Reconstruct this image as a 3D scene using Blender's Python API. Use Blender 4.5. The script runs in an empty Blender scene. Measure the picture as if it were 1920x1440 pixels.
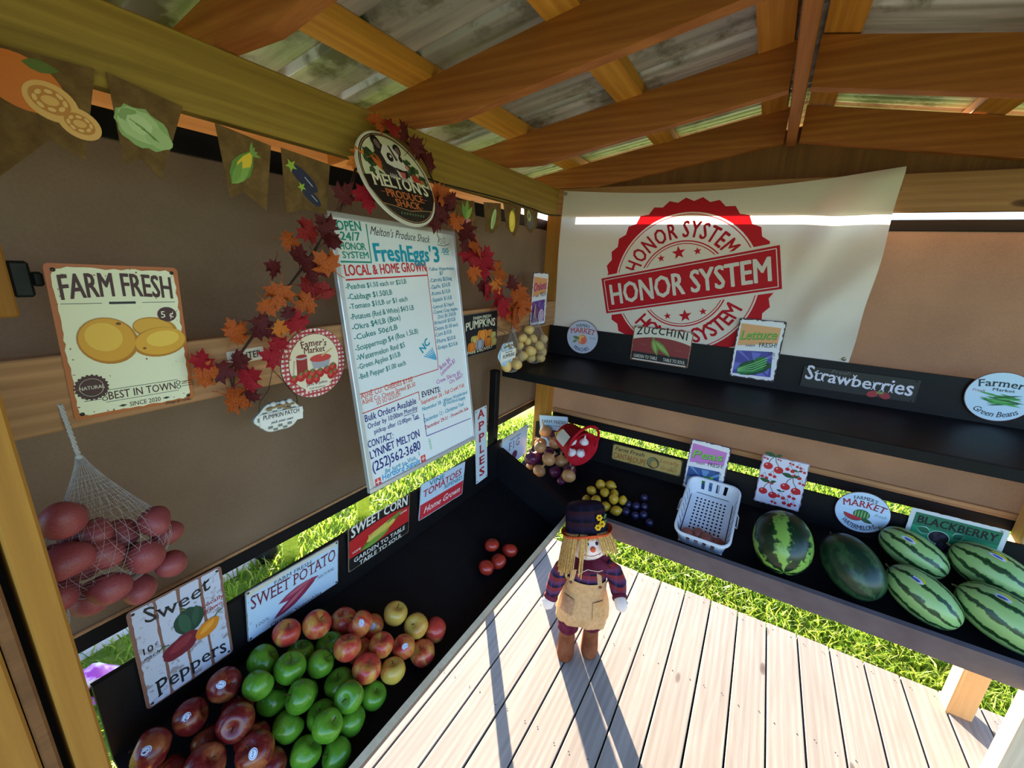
import bpy, bmesh, math, random
import numpy as np
from mathutils import Vector, Matrix
random.seed(7)
C = bpy.context.scene.collection
PI = math.pi
R = math.radians

# ------------------------------------------------------------------ camera
cam_d = bpy.data.cameras.new('camera'); cam = bpy.data.objects.new('camera', cam_d); C.objects.link(cam)
cam_d.sensor_width = 36.0; cam_d.sensor_fit = 'HORIZONTAL'; cam_d.lens = 14.75; cam_d.clip_start = 0.02
_r = (0.85725531, 0.18300155, -0.48127307); _d = (0.51241908, -0.21172943, 0.83222433); _u = (0.05039867, -0.96004223, -0.27527966)
cam.matrix_world = Matrix(((_r[0], -_r[1], -_r[2], 0.0), (_d[0], -_d[1], -_d[2], 0.0), (_u[0], -_u[1], -_u[2], 1.88), (0, 0, 0, 1)))
bpy.context.scene.camera = cam

# ------------------------------------------------------------------ sky, sun, exposure
SUN_AZ = (-0.63, 0.776); SUN_EL = R(9.5)
world = bpy.data.worlds.new('sky'); bpy.context.scene.world = world; world.use_nodes = True
_n = world.node_tree.nodes; _l = world.node_tree.links
_sky = _n.new('ShaderNodeTexSky'); _sky.sky_type = 'NISHITA'; _sky.sun_disc = False
_sky.sun_elevation = R(20); _sky.sun_rotation = math.atan2(SUN_AZ[0], SUN_AZ[1]); _sky.air_density = 1.0; _sky.dust_density = 0.6
_mx = _n.new('ShaderNodeMixRGB'); _mx.blend_type = 'MULTIPLY'; _mx.inputs[0].default_value = 1.0; _mx.inputs[2].default_value = (0.82, 1.0, 1.28, 1)
_l.new(_sky.outputs[0], _mx.inputs[1]); _l.new(_mx.outputs[0], _n['Background'].inputs[0]); _n['Background'].inputs[1].default_value = 0.46
sun_d = bpy.data.lights.new('sun', 'SUN'); sun_d.energy = 44.0; sun_d.angle = R(0.53); sun_d.color = (1.0, 0.86, 0.68)
sun = bpy.data.objects.new('sun', sun_d); C.objects.link(sun)
_sd = Vector((SUN_AZ[0] * math.cos(SUN_EL), SUN_AZ[1] * math.cos(SUN_EL), math.sin(SUN_EL))).normalized()
sun.rotation_euler = _sd.to_track_quat('Z', 'Y').to_euler(); sun.location = (-6, 7, 3)
vs = bpy.context.scene.view_settings
vs.view_transform = 'Standard'; vs.look = 'None'; vs.gamma = 1.0; vs.use_curve_mapping = False; vs.exposure = 0.3
bpy.context.scene.cycles.max_bounces = 10; bpy.context.scene.cycles.diffuse_bounces = 6
bpy.context.scene.cycles.use_denoising = True
bpy.context.scene.cycles.sample_clamp_indirect = 6.0

# ------------------------------------------------------------------ materials
def lin(c):
    return tuple(((v / 255) / 12.92 if v <= 10.31 else ((v / 255 + 0.055) / 1.055) ** 2.4) for v in c) + (1.0,)
class NT:
    def __init__(s, name, rough=0.5, spec=0.5):
        s.m = bpy.data.materials.new(name); s.m.use_nodes = True
        s.t = s.m.node_tree; s.b = s.t.nodes['Principled BSDF']
        s.b.inputs['Roughness'].default_value = rough; s.b.inputs['Specular IOR Level'].default_value = spec
    def n(s, kind, **kw):
        nd = s.t.nodes.new('ShaderNode' + kind)
        for k, v in kw.items(): setattr(nd, k, v)
        return nd
    def l(s, a, b): s.t.links.new(a, b)
    def coord(s, scale=(1, 1, 1), island=False, obj_rand=False):
        tc = s.n('TexCoord'); mp = s.n('Mapping'); mp.inputs['Scale'].default_value = scale
        s.l(tc.outputs['Object'], mp.inputs['Vector']); out = mp.outputs[0]
        if island or obj_rand:
            g = s.n('NewGeometry') if island else s.n('ObjectInfo')
            mul = s.n('Math', operation='MULTIPLY'); mul.inputs[1].default_value = 37.0
            s.l(g.outputs['Random Per Island' if island else 'Random'], mul.inputs[0])
            add = s.n('VectorMath', operation='ADD'); s.l(out, add.inputs[0]); s.l(mul.outputs[0], add.inputs[1]); out = add.outputs[0]
        return out
    def noise(s, vec, scale=5, detail=4, rough=0.55, dist=0.0):
        nd = s.n('TexNoise'); nd.inputs['Scale'].default_value = scale; nd.inputs['Detail'].default_value = detail
        nd.inputs['Roughness'].default_value = rough; nd.inputs['Distortion'].default_value = dist
        if vec is not None: s.l(vec, nd.inputs['Vector'])
        return nd.outputs[0]
    def ramp(s, fac, stops):
        nd = s.n('ValToRGB'); e = nd.color_ramp.elements
        while len(e) < len(stops): e.new(0.5)
        for i, (p, c) in enumerate(stops): e[i].position = p; e[i].color = c if len(c) == 4 else lin(c)
        s.l(fac, nd.inputs[0]); return nd.outputs[0]
    def mix(s, fac, a, b, mode='MIX'):
        nd = s.n('MixRGB', blend_type=mode)
        for i, v in ((0, fac), (1, a), (2, b)):
            if hasattr(v, 'links'): s.l(v, nd.inputs[i])
            else: nd.inputs[i].default_value = v
        return nd.outputs[0]
    def math(s, op, a, b=None):
        nd = s.n('Math', operation=op)
        for i, v in ((0, a), (1, b)):
            if v is None: continue
            if hasattr(v, 'links'): s.l(v, nd.inputs[i])
            else: nd.inputs[i].default_value = v
        return nd.outputs[0]
    def col(s, c): s.l(c, s.b.inputs['Base Color']); return s
    def bump(s, h, strength=0.2, dist=0.01):
        nd = s.n('Bump'); nd.inputs['Strength'].default_value = strength; nd.inputs['Distance'].default_value = dist
        s.l(h, nd.inputs['Height']); s.l(nd.outputs[0], s.b.inputs['Normal']); return s
    def translucent(s, fac, colour):
        tr = s.n('BsdfTranslucent'); mx = s.n('MixShader'); out = s.t.nodes['Material Output']
        if hasattr(colour, 'links'): s.l(colour, tr.inputs[0])
        else: tr.inputs[0].default_value = colour
        mx.inputs[0].default_value = fac; s.l(s.b.outputs[0], mx.inputs[1]); s.l(tr.outputs[0], mx.inputs[2]); s.l(mx.outputs[0], out.inputs[0]); return s
_paint = {}
def paint(*c, rough=0.45):
    k = (c, rough)
    if k not in _paint:
        t = NT('paint_%d_%d_%d' % c, rough, 0.35); t.b.inputs['Base Color'].default_value = lin(c); _paint[k] = t.m
    return _paint[k]
def wood(name, lo, hi, knot=(60, 28, 12), axis=0, rough=0.65, island=False, ring=9.0, knots=True):
    t = NT(name, rough, 0.3)
    sc = [20.0, 20.0, 20.0]; sc[axis] = 1.2
    v = t.coord(tuple(sc), island=island, obj_rand=not island)
    sf = [150.0, 150.0, 150.0]; sf[axis] = 3.0
    n1 = t.noise(v, 1.1, 5, 0.6, 1.2); n2 = t.noise(t.coord(tuple(sf), island=island, obj_rand=not island), 1.0, 3, 0.6)
    w = t.n('TexWave', wave_type='BANDS', bands_direction='XYZ'[(axis + 2) % 3]); w.inputs['Scale'].default_value = 0.55; w.inputs['Distortion'].default_value = 9.0
    w.inputs['Detail'].default_value = 2.0; w.inputs['Detail Scale'].default_value = 0.35; t.l(v, w.inputs['Vector'])
    f = t.mix(0.3, t.mix(0.16, n1, w.outputs[0]), n2)
    mid = tuple((a + b) / 2 for a, b in zip(lo, hi))
    c = t.ramp(f, [(0.28, lo), (0.5, mid), (0.7, hi)])
    if knots:
        sk = [7.0, 7.0, 7.0]; sk[axis] = 2.3
        vk = t.coord(tuple(sk), island=island, obj_rand=not island)
        vo = t.n('TexVoronoi'); vo.inputs['Scale'].default_value = 0.8; t.l(vk, vo.inputs['Vector'])
        kf = t.ramp(vo.outputs['Distance'], [(0.0, (1, 1, 1, 1)), (0.06, (0.7, 0.7, 0.7, 1)), (0.085, (0, 0, 0, 1))])
        c = t.mix(kf, c, lin(knot))
    t.col(c); t.bump(f, 0.12, 0.004); return t.m
M = {}
M['beam'] = wood('treated_pine', (124, 96, 36), (164, 134, 56))
M['rafter'] = wood('reddish_pine', (146, 80, 40), (192, 120, 64))
M['purlin'] = wood('yellow_pine', (182, 112, 38), (220, 154, 66), axis=1)
M['rail'] = wood('brown_pine', (142, 98, 62), (186, 138, 94))
M['post'] = wood('post_pine', (150, 98, 34), (178, 124, 48), knots=False)
M['legwood'] = wood('leg_pine', (192, 144, 92), (222, 180, 124), knots=False)
M['plywood'] = wood('plywood_panel', (96, 60, 34), (132, 88, 48), axis=2, knots=False)
M['edge'] = wood('lip_edge_pine', (196, 174, 142), (222, 204, 174))
M['deck'] = wood('weathered_deck', (122, 112, 102), (160, 148, 136), knot=(76, 62, 52), axis=1, rough=0.8, island=True)
M['joist'] = wood('joist_pine', (120, 92, 60), (160, 128, 88))
def blackpaint(name, c, rough, var=8):
    t = NT(name, rough, 0.18); v = t.coord((3, 3, 3)); n = t.noise(v, 4, 5)
    t.col(t.ramp(n, [(0.3, c), (0.75, tuple(x + var for x in c))])); t.bump(n, 0.08, 0.004); return t.m
M['black'] = blackpaint('black_painted_board', (15, 14, 17), 0.45, 6)
M['blackdull'] = blackpaint('dull_black_board', (12, 11, 13), 0.6, 4)
M['fascia'] = blackpaint('deck_lit_black_fascia', (78, 70, 76), 0.6, 14)  # black board painted lighter, light bounced off the deck is put into the colour
def fabric(name, c1, c2, tr, weave=160.0, scale=2.5, rough=0.85):
    t = NT(name, rough, 0.2); v = t.coord((1, 1, 1)); n = t.noise(v, scale, 5)
    c = t.ramp(n, [(0.3, c1), (0.7, c2)])
    wv = t.noise(v, weave, 2); c = t.mix(0.05, c, t.ramp(wv, [(0.35, (0, 0, 0, 1)), (0.65, (1, 1, 1, 1))]), 'OVERLAY')
    t.col(c); t.bump(n, 0.15, 0.02)
    t.translucent(tr, c); return t.m
M['cloth'] = fabric('tan_ground_cloth', (84, 70, 56), (102, 86, 70), 0.025)
M['cloth_back'] = fabric('tan_back_cloth_lit', (98, 78, 64), (118, 95, 77), 0.05)  # lighter copy of the wall cloth, light coming through is put into its colour
M['burlap'] = fabric('burlap', (108, 80, 46), (142, 110, 66), 0.3, 220, 30)
M['banner'] = fabric('white_banner_cloth', (232, 224, 214), (242, 236, 228), 0.3, 400, 1.5, 0.6)
def roofmat():
    t = NT('galvanised_sheet', 0.42, 0.5); v = t.coord((1, 1, 1)); vs_ = t.coord((0.7, 9, 1))
    n = t.noise(v, 5, 6, 0.65); s = t.noise(vs_, 3, 5, 0.6)
    base = t.ramp(s, [(0.3, (146, 142, 148)), (0.7, (204, 200, 206))])
    st = t.ramp(n, [(0.5, (0, 0, 0, 1)), (0.62, (1, 1, 1, 1))])
    t.col(t.mix(st, base, lin((112, 106, 94)))); t.b.inputs['Metallic'].default_value = 0.3
    t.l(t.ramp(n, [(0.3, (0.35,) * 3 + (1,)), (0.7, (0.6,) * 3 + (1,))]), t.b.inputs['Roughness']); return t.m
M['roof'] = roofmat()
def grassmat():
    t = NT('grass_blades', 0.5, 0.3); g = t.n('NewGeometry')
    c = t.ramp(g.outputs['Random Per Island'], [(0.0, (88, 122, 30)), (0.4, (122, 156, 42)), (0.8, (166, 188, 64)), (1.0, (206, 202, 110))])
    t.col(c); t.translucent(0.5, c); return t.m
M['grass'] = grassmat()
def groundmat():
    t = NT('lawn_soil', 0.9, 0.1); v = t.coord(); n = t.noise(v, 9, 6, 0.7)
    t.col(t.ramp(n, [(0.3, (70, 92, 34)), (0.55, (112, 136, 46)), (0.75, (150, 162, 70))])); t.bump(n, 0.6, 0.05); return t.m
M['lawn'] = groundmat()
def fruit(name, stops, stretch=(6, 6, 1.2), scale=2.0, rough=0.28, detail=4, spots=None, spec=0.5, coat=0.0):
    t = NT(name, rough, spec); v = t.coord(stretch, obj_rand=True); n = t.noise(v, scale, detail, 0.55, 0.4)
    c = t.ramp(n, stops)
    if spots:
        sp = t.n('TexVoronoi'); sp.inputs['Scale'].default_value = spots[0]; t.l(t.coord((1, 1, 1), obj_rand=True), sp.inputs['Vector'])
        c = t.mix(t.ramp(sp.outputs['Distance'], [(0.0, (1, 1, 1, 1)), (spots[2], (0, 0, 0, 1))]), c, lin(spots[1]))
    t.col(c); t.bump(n, 0.05, 0.003); return t.m
# object space is in metres, so every fruit texture is scaled up
M['apple_red'] = fruit('apple_skin_dark_red', [(0.25, (70, 12, 18)), (0.5, (112, 22, 26)), (0.72, (166, 96, 50))], (30, 30, 9), 0.9, spots=(300, (226, 170, 110), 0.16))
M['apple_gala'] = fruit('apple_skin_blushed', [(0.25, (164, 32, 36)), (0.46, (190, 62, 48)), (0.66, (200, 148, 66))], (36, 36, 10), 0.8, spots=(300, (240, 206, 140), 0.16))
M['apple_yellow'] = fruit('apple_skin_yellow', [(0.25, (190, 82, 50)), (0.42, (200, 154, 66)), (0.7, (190, 166, 72))], (30, 30, 9), 0.8, spots=(300, (240, 216, 150), 0.16))
M['apple_green'] = fruit('apple_skin_green', [(0.3, (68, 120, 26)), (0.6, (94, 146, 38)), (0.8, (124, 164, 58))], (24, 24, 10), 0.8, 0.22, spots=(260, (190, 214, 130), 0.15))
M['tomato'] = fruit('tomato_skin', [(0.3, (158, 34, 26)), (0.7, (186, 62, 40))], (12, 12, 12), 1, 0.22)
M['lemon'] = fruit('lemon_skin', [(0.3, (180, 132, 26)), (0.7, (218, 176, 50))], (30, 30, 30), 1, 0.4, spots=(330, (206, 160, 40), 0.3))
M['plum'] = fruit('plum_skin', [(0.3, (26, 22, 46)), (0.7, (52, 46, 86))], (20, 20, 20), 1, 0.3)
M['onion'] = fruit('yellow_onion_skin', [(0.25, (150, 82, 40)), (0.5, (198, 134, 78)), (0.75, (232, 196, 140))], (60, 60, 6), 1, 0.35)
M['onion_red'] = fruit('red_onion_skin', [(0.25, (62, 18, 40)), (0.55, (104, 36, 70)), (0.8, (150, 84, 110))], (60, 60, 6), 1, 0.3)
M['potato_red'] = fruit('red_potato_skin', [(0.25, (108, 40, 48)), (0.55, (148, 64, 66)), (0.8, (184, 108, 92))], (20, 20, 20), 1.2, 0.5, spots=(60, (120, 52, 48), 0.2))
M['potato'] = fruit('yellow_potato_skin', [(0.25, (186, 142, 70)), (0.55, (216, 178, 104)), (0.8, (232, 204, 138))], (20, 20, 20), 1.2, 0.5, spots=(70, (150, 104, 52), 0.18))
M['garlic'] = fruit('garlic_skin', [(0.3, (206, 192, 194)), (0.7, (240, 232, 230))], (60, 60, 8), 1, 0.5)
M['egg_brown'] = fruit('sweet_potato_skin', [(0.3, (140, 74, 62)), (0.7, (176, 104, 86))], (16, 16, 16), 1, 0.55)
def melon(name, dark, mid, light, bands, thr=(0.35, 0.55), wob=1.3):
    t = NT(name, 0.32, 0.5); tc = t.n('TexCoord'); sp = t.n('SeparateXYZ'); t.l(tc.outputs['Object'], sp.inputs[0])
    an = t.math('ARCTAN2', sp.outputs['Y'], sp.outputs['Z']); v = t.coord((1, 1, 1), obj_rand=True)
    n1 = t.noise(v, 34, 4, 0.6); n2 = t.noise(v, 11, 3, 0.5); n3 = t.noise(v, 90, 3, 0.6)
    ph = t.math('ADD', t.math('MULTIPLY', an, float(bands)), t.math('MULTIPLY', t.math('SUBTRACT', n1, 0.5), wob * 3.2))
    ph = t.math('ADD', ph, t.math('MULTIPLY', n2, 2.0))
    s = t.math('ADD', t.math('MULTIPLY', t.math('SINE', ph), 0.5), 0.5)
    s = t.math('ADD', s, t.math('MULTIPLY', t.math('SUBTRACT', n3, 0.5), 0.25))
    t.col(t.ramp(s, [(thr[0], dark), ((thr[0] + thr[1]) / 2, mid), (thr[1], light)])); return t.m
M['melon_light'] = melon('light_striped_melon_rind', (34, 62, 32), (86, 122, 64), (150, 184, 112), 9, (0.10, 0.30))
M['melon_stripe'] = melon('dark_striped_melon_rind', (24, 44, 26), (48, 84, 36), (132, 170, 74), 5, (0.52, 0.86), 1.9)
M['melon_dark'] = melon('dark_mottled_melon_rind', (28, 50, 34), (36, 62, 40), (50, 82, 50), 6, (0.4, 1.0), 2.4)
def plaid(name, base, a, b, k=90.0):
    t = NT(name, 0.85, 0.1); v = t.coord((k, k, k)); sp = t.n('SeparateXYZ'); t.l(v, sp.inputs[0])
    def band(o, lo): return t.ramp(t.math('FRACT', t.math('MULTIPLY', o, 0.32)), [(0.0, (0, 0, 0, 1)), (lo, (1, 1, 1, 1)), (lo + 0.14, (0, 0, 0, 1))])
    c = t.mix(t.mix(0.6, (0, 0, 0, 1), band(sp.outputs['X'], 0.3)), lin(base), lin(a))
    c = t.mix(t.mix(0.7, (0, 0, 0, 1), band(sp.outputs['Z'], 0.4)), c, lin(a)); c = t.mix(t.mix(0.8, (0, 0, 0, 1), band(sp.outputs['Z'], 0.75)), c, lin(b))
    t.col(c); return t.m
M['plaid'] = plaid('navy_plaid', (34, 28, 46), (66, 62, 112), (150, 52, 46), 70)
M['hatplaid'] = plaid('dark_hat_plaid', (18, 17, 28), (30, 30, 60), (62, 30, 34), 60)
def soft(name, c, var=14, rough=0.85, sc=20, tr=0.0):
    t = NT(name, rough, 0.15); n = t.noise(t.coord((1, 1, 1)), sc, 4)
    cc = t.ramp(n, [(0.3, tuple(max(0, x - var) for x in c)), (0.7, tuple(min(255, x + var) for x in c))]); t.col(cc); t.bump(n, 0.15, 0.004)
    if tr: t.translucent(tr, cc)
    return t.m
_soft = {}
def sm(name, *c, **k):
    if name not in _soft: _soft[name] = soft(name, c, **k)
    return _soft[name]
def metalmat(name, c, rough=0.35, met=0.9):
    t = NT(name, rough); t.b.inputs['Base Color'].default_value = lin(c); t.b.inputs['Metallic'].default_value = met; return t.m
M['alu'] = metalmat('aluminium', (206, 208, 212), 0.4, 0.6)
M['plastic'] = NT('white_plastic', 0.35).m; M['plastic'].node_tree.nodes['Principled BSDF'].inputs['Base Color'].default_value = lin((226, 228, 236))
def glossboard():
    t = NT('whiteboard_enamel', 0.16, 0.5); t.b.inputs['Base Color'].default_value = lin((226, 230, 232)); return t.m
M['wboard'] = glossboard()
def weather(name, c, stain, amt=0.62, sc=18, rough=0.4):
    t = NT(name, rough, 0.4); n = t.noise(t.coord((1, 1, 1), obj_rand=True), sc, 6, 0.7)
    t.col(t.mix(t.ramp(n, [(amt, (0, 0, 0, 1)), (amt + 0.06, (1, 1, 1, 1))]), lin(c), lin(stain))); return t.m

# ------------------------------------------------------------------ mesh building
class MB:
    def __init__(s): s.v = []; s.f = []; s.mi = []; s.sm = []
    def add(s, vs_, fs, mi=0, smooth=False, mat=None):
        o = len(s.v)
        for p in vs_: s.v.append(tuple(mat @ Vector(p)) if mat is not None else tuple(p))
        for f in fs: s.f.append(tuple(i + o for i in f)); s.mi.append(mi); s.sm.append(smooth)
        return s
    def box(s, x0, x1, y0, y1, z0, z1, mi=0, mat=None):
        v = [(x, y, z) for z in (z0, z1) for y in (y0, y1) for x in (x0, x1)]
        return s.add(v, [(0, 2, 3, 1), (4, 5, 7, 6), (0, 1, 5, 4), (2, 6, 7, 3), (0, 4, 6, 2), (1, 3, 7, 5)], mi, False, mat)
    def cbox(s, x0, x1, y0, y1, z0, z1, c=0.003, mi=0, mat=None):
        bm = bmesh.new(); b = MB().box(x0, x1, y0, y1, z0, z1)
        vv = [bm.verts.new(p) for p in b.v]
        for f in b.f: bm.faces.new([vv[i] for i in f])
        bmesh.ops.bevel(bm, geom=list(bm.edges), offset=c, segments=1, affect='EDGES'); s.bm(bm, mi, mat=mat); return s
    def bm(s, bm, mi=0, smooth=False, mat=None):
        bm.verts.index_update(); s.add([v.co.copy() for v in bm.verts], [[v.index for v in f.verts] for f in bm.faces], mi, smooth, mat); bm.free(); return s
    def tube(s, pts, r, n=8, mi=0, cap=True, smooth=True):
        pts = [Vector(p) for p in pts]; k = len(pts); rr = r if isinstance(r, (list, tuple)) else [r] * k
        vs_ = []; up = None
        for i, p in enumerate(pts):
            t = (pts[min(i + 1, k - 1)] - pts[max(i - 1, 0)]).normalized()
            if up is None: up = Vector((0, 0, 1)) if abs(t.z) < 0.9 else Vector((1, 0, 0))
            a = t.cross(up).normalized(); b = a.cross(t).normalized(); up = b
            for j in range(n):
                an = 2 * PI * j / n; vs_.append(p + (a * math.cos(an) + b * math.sin(an)) * rr[i])
        fs = [(i * n + j, i * n + (j + 1) % n, (i + 1) * n + (j + 1) % n, (i + 1) * n + j) for i in range(k - 1) for j in range(n)]
        s.add(vs_, fs, mi, smooth)
        if cap: s.add([vs_[j] for j in range(n)], [tuple(range(n - 1, -1, -1))], mi); s.add(vs_[-n:], [tuple(range(n))], mi)
        return s
    def lathe(s, prof, n=24, mi=0, smooth=True, mat=None, sx=1.0, sy=1.0, cap=False):
        vs_ = []; k = len(prof)
        for r, z in prof:
            for j in range(n):
                a = 2 * PI * j / n; vs_.append((r * math.cos(a) * sx, r * math.sin(a) * sy, z))
        fs = [(i * n + j, i * n + (j + 1) % n, (i + 1) * n + (j + 1) % n, (i + 1) * n + j) for i in range(k - 1) for j in range(n)]
        if cap: fs += [tuple(range(n - 1, -1, -1)), tuple(range((k - 1) * n, k * n))]
        return s.add(vs_, fs, mi, smooth, mat)
    def ball(s, c, r, n=16, m=10, mi=0, mat=None):
        rx, ry, rz = r if isinstance(r, (list, tuple)) else (r, r, r)
        vs_ = [(c[0], c[1], c[2] - rz)]
        for i in range(1, m):
            t = PI * i / m
            for j in range(n):
                a = 2 * PI * j / n; vs_.append((c[0] + rx * math.sin(t) * math.cos(a), c[1] + ry * math.sin(t) * math.sin(a), c[2] - rz * math.cos(t)))
        vs_.append((c[0], c[1], c[2] + rz)); e = len(vs_) - 1
        fs = [(0, 1 + (j + 1) % n, 1 + j) for j in range(n)]
        fs += [(1 + i * n + j, 1 + i * n + (j + 1) % n, 1 + (i + 1) * n + (j + 1) % n, 1 + (i + 1) * n + j) for i in range(m - 2) for j in range(n)]
        fs += [(1 + (m - 2) * n + j, 1 + (m - 2) * n + (j + 1) % n, e) for j in range(n)]
        return s.add(vs_, fs, mi, True, mat)
    def prism(s, poly, z0, z1, mi=0, mat=None):
        n = len(poly); vs_ = [(x, y, z0) for x, y in poly] + [(x, y, z1) for x, y in poly]
        a = sum(poly[i][0] * poly[(i + 1) % n][1] - poly[(i + 1) % n][0] * poly[i][1] for i in range(n))
        idx = list(range(n)) if a > 0 else list(range(n - 1, -1, -1))
        fs = [tuple(reversed(idx)), tuple(i + n for i in idx)]
        fs += [(idx[i], idx[(i + 1) % n], idx[(i + 1) % n] + n, idx[i] + n) for i in range(n)]
        return s.add(vs_, fs, mi, False, mat)
def mesh(name, mb, mats):
    me = bpy.data.meshes.new(name); me.from_pydata(mb.v, [], mb.f)
    for m in (mats if isinstance(mats, (list, tuple)) else [mats]): me.materials.append(m)
    me.polygons.foreach_set('material_index', mb.mi); me.polygons.foreach_set('use_smooth', mb.sm); me.update(); return me
def obj(name, mb, mats, parent=None, mw=None, loc=None):
    o = bpy.data.objects.new(name, mb if isinstance(mb, bpy.types.Mesh) else mesh(name, mb, mats)); C.objects.link(o)
    if parent is not None: o.parent = parent
    if mw is not None: o.matrix_basis = mw
    if loc is not None: o.location = loc
    return o
def tag(o, label, cat, group=None):
    o['label'] = label; o['category'] = cat
    if group: o['group'] = group
    return o
def thing(name, label, cat, loc=(0, 0, 0), mw=None, group=None, rotz=0.0):
    o = bpy.data.objects.new(name, None); o.empty_display_size = 0.05; C.objects.link(o)
    o.matrix_basis = mw if mw is not None else Matrix.Translation(loc) @ Matrix.Rotation(rotz, 4, 'Z')
    return tag(o, label, cat, group)
def struct(name, mb, mats, mw=None, label=None):
    o = obj(name, mb, mats, None, mw); o['kind'] = 'structure'
    if label: o['label'] = label
    return o
def dup(root, mw, label, group=None):
    r = root.copy(); C.objects.link(r); r.matrix_basis = mw; r['label'] = label
    if group: r['group'] = group
    for ch in root.children:
        c = ch.copy(); C.objects.link(c); c.parent = r
        for g in ch.children:
            d = g.copy(); C.objects.link(d); d.parent = c
    return r
def basis(o, x, y, z):
    x, y, z = Vector(x), Vector(y), Vector(z)
    return Matrix(((x.x, y.x, z.x, o[0]), (x.y, y.y, z.y, o[1]), (x.z, y.z, z.z, o[2]), (0, 0, 0, 1)))
def board_mat(p0, p1, up=(0, 0, 1)):
    x = (Vector(p1) - Vector(p0)); ln = x.length; x.normalize(); z = Vector(up); z = (z - x * z.dot(x)).normalized(); y = z.cross(x)
    return basis(p0, x, y, z), ln
def lumber(name, p0, p1, y0, y1, z0, z1, m, up=(0, 0, 1), c=0.003, label=None, parent=None):
    mw, ln = board_mat(p0, p1, up); mb = MB().cbox(0, ln, y0, y1, z0, z1, c)
    if parent is not None: return obj(name, mb, m, parent, mw)
    return struct(name, mb, m, mw, label)
# ------------------------------------------------------------------ ground, deck
gm = MB(); N = 40
for i in range(N + 1):
    for j in range(N + 1):
        x = -14 + 28 * i / N; y = -12 + 28 * j / N
        gm.v.append((x, y, -0.11 + 0.012 * math.sin(x * 2.1 + y) + 0.01 * math.sin(y * 3.3)))
for i in range(N):
    for j in range(N):
        a = i * (N + 1) + j; gm.f.append((a, a + N + 1, a + N + 2, a + 1)); gm.mi.append(0); gm.sm.append(True)
struct('ground', gm, M['lawn'], label='grassy ground around the produce stand')
def grass(name, regions, label, seed=3):
    rng = np.random.default_rng(seed); V = []; F = []; o = 0
    for (x0, x1, y0, y1, dens, h0, h1) in regions:
        n = int((x1 - x0) * (y1 - y0) * dens)
        for _ in range(n):
            x = rng.uniform(x0, x1); y = rng.uniform(y0, y1)
            if -1.4 < x < 1.75 and y < 2.46 and x > -1.22: continue
            h = rng.uniform(h0, h1); a = rng.uniform(0, 2 * PI); w = rng.uniform(0.003, 0.006); b = rng.uniform(0, 2 * PI); le = h * rng.uniform(0.25, 0.95)
            cx, sx = math.cos(a) * w, math.sin(a) * w; bx, by = math.cos(b) * le, math.sin(b) * le; z = -0.115
            V += [(x - cx, y - sx, z), (x + cx, y + sx, z), (x - cx * .8 + bx * .35, y - sx * .8 + by * .35, z + h * .62), (x + cx * .8 + bx * .35, y + sx * .8 + by * .35, z + h * .62), (x + bx, y + by, z + h * rng.uniform(.75, 1.0))]
            F += [(o, o + 1, o + 3, o + 2), (o + 2, o + 3, o + 4)]; o += 5
    me = bpy.data.meshes.new(name); me.from_pydata(V, [], F); me.materials.append(M['grass'])
    g = bpy.data.objects.new(name, me); C.objects.link(g); tag(g, label, 'grass'); g['kind'] = 'stuff'; return g
grass('lawn_grass', [(-1.2, 2.6, 2.44, 3.3, 5200, .06, .13), (-2.5, 3.4, 3.3, 5.6, 1500, .06, .12), (-4.2, -1.2, -.2, 4.6, 1400, .05, .12), (1.75, 2.6, 1.2, 2.44, 3000, .05, .11)],
      'sunlit green grass beyond the deck edge and behind the slots')
dk = MB(); rng = random.Random(4)
k0 = 0.052 - 0.1446 * 9
for k in range(20):
    x0 = k0 + 0.1446 * k + 0.0035; x1 = x0 + 0.1446 - 0.007
    dk.cbox(x0, x1, -1.1, 2.435 + rng.uniform(-.006, .006), -0.03, rng.uniform(-.0015, .0), 0.0025)
for y in (2.385, 1.82, 1.22, .52):
    for k in range(20):
        for e in (.03, .112):
            x = k0 + .1446 * k + e + rng.uniform(-.006, .006); yy = y + rng.uniform(-.012, .012); dk.add([(x + .0032 * math.cos(t * PI / 3), yy + .0032 * math.sin(t * PI / 3), .0004) for t in range(6)], [tuple(range(6))], 1)
struct('floor', dk, [M['deck'], paint(40, 36, 34)], label='weathered plank deck floor of the stand')
for i, y in enumerate((-1.05, -.3, .5, 1.2, 1.8, 2.36)):
    struct('floor_joist', MB().box(k0, k0 + 2.89, y, y + .04, -.115, -.0305), M['joist'])

# ------------------------------------------------------------------ posts, beams, rails
def post(name, x0, x1, y0, y1, z0, z1, m, label=None):
    mw = basis((x0, y0, z0), (0, 0, 1), (1, 0, 0), (0, 1, 0)); return struct(name, MB().cbox(0, z1 - z0, 0, x1 - x0, 0, y1 - y0, .004), m, mw, label)
post('corner_post', -1.162, -1.073, 2.313, 2.402, -.11, 2.30, M['post'], 'pine corner post between the left and back walls')
post('rear_post', 1.058, 1.147, 2.313, 2.402, -.11, 2.30, M['legwood'], 'pine post on the deck edge under the watermelon bench')
post('front_post', -.94, -.85, .075, .1135, -.11, 2.2, M['post'], 'yellowed pine stud at the near left of the stand')
post('front_stud', -.95, -.85, .0455, .063, -.11, 2.2, M['plywood'])
struct('front_gap_shade', MB().box(-.955, -.925, -.02, .076, -.1, 2.2), M['blackdull'])  # black sheet added behind the studs, stands in for shade in the gaps
post('front_board', -.94, -.85, -.09, .044, -.11, 2.2, M['post'])
lumber('wall_beam', (-1.062, -.7, 2.141), (-1.062, 2.235, 2.141), 0, .038, 0, .137, M['beam'], label='greenish pine beam along the top of the left wall')
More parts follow.
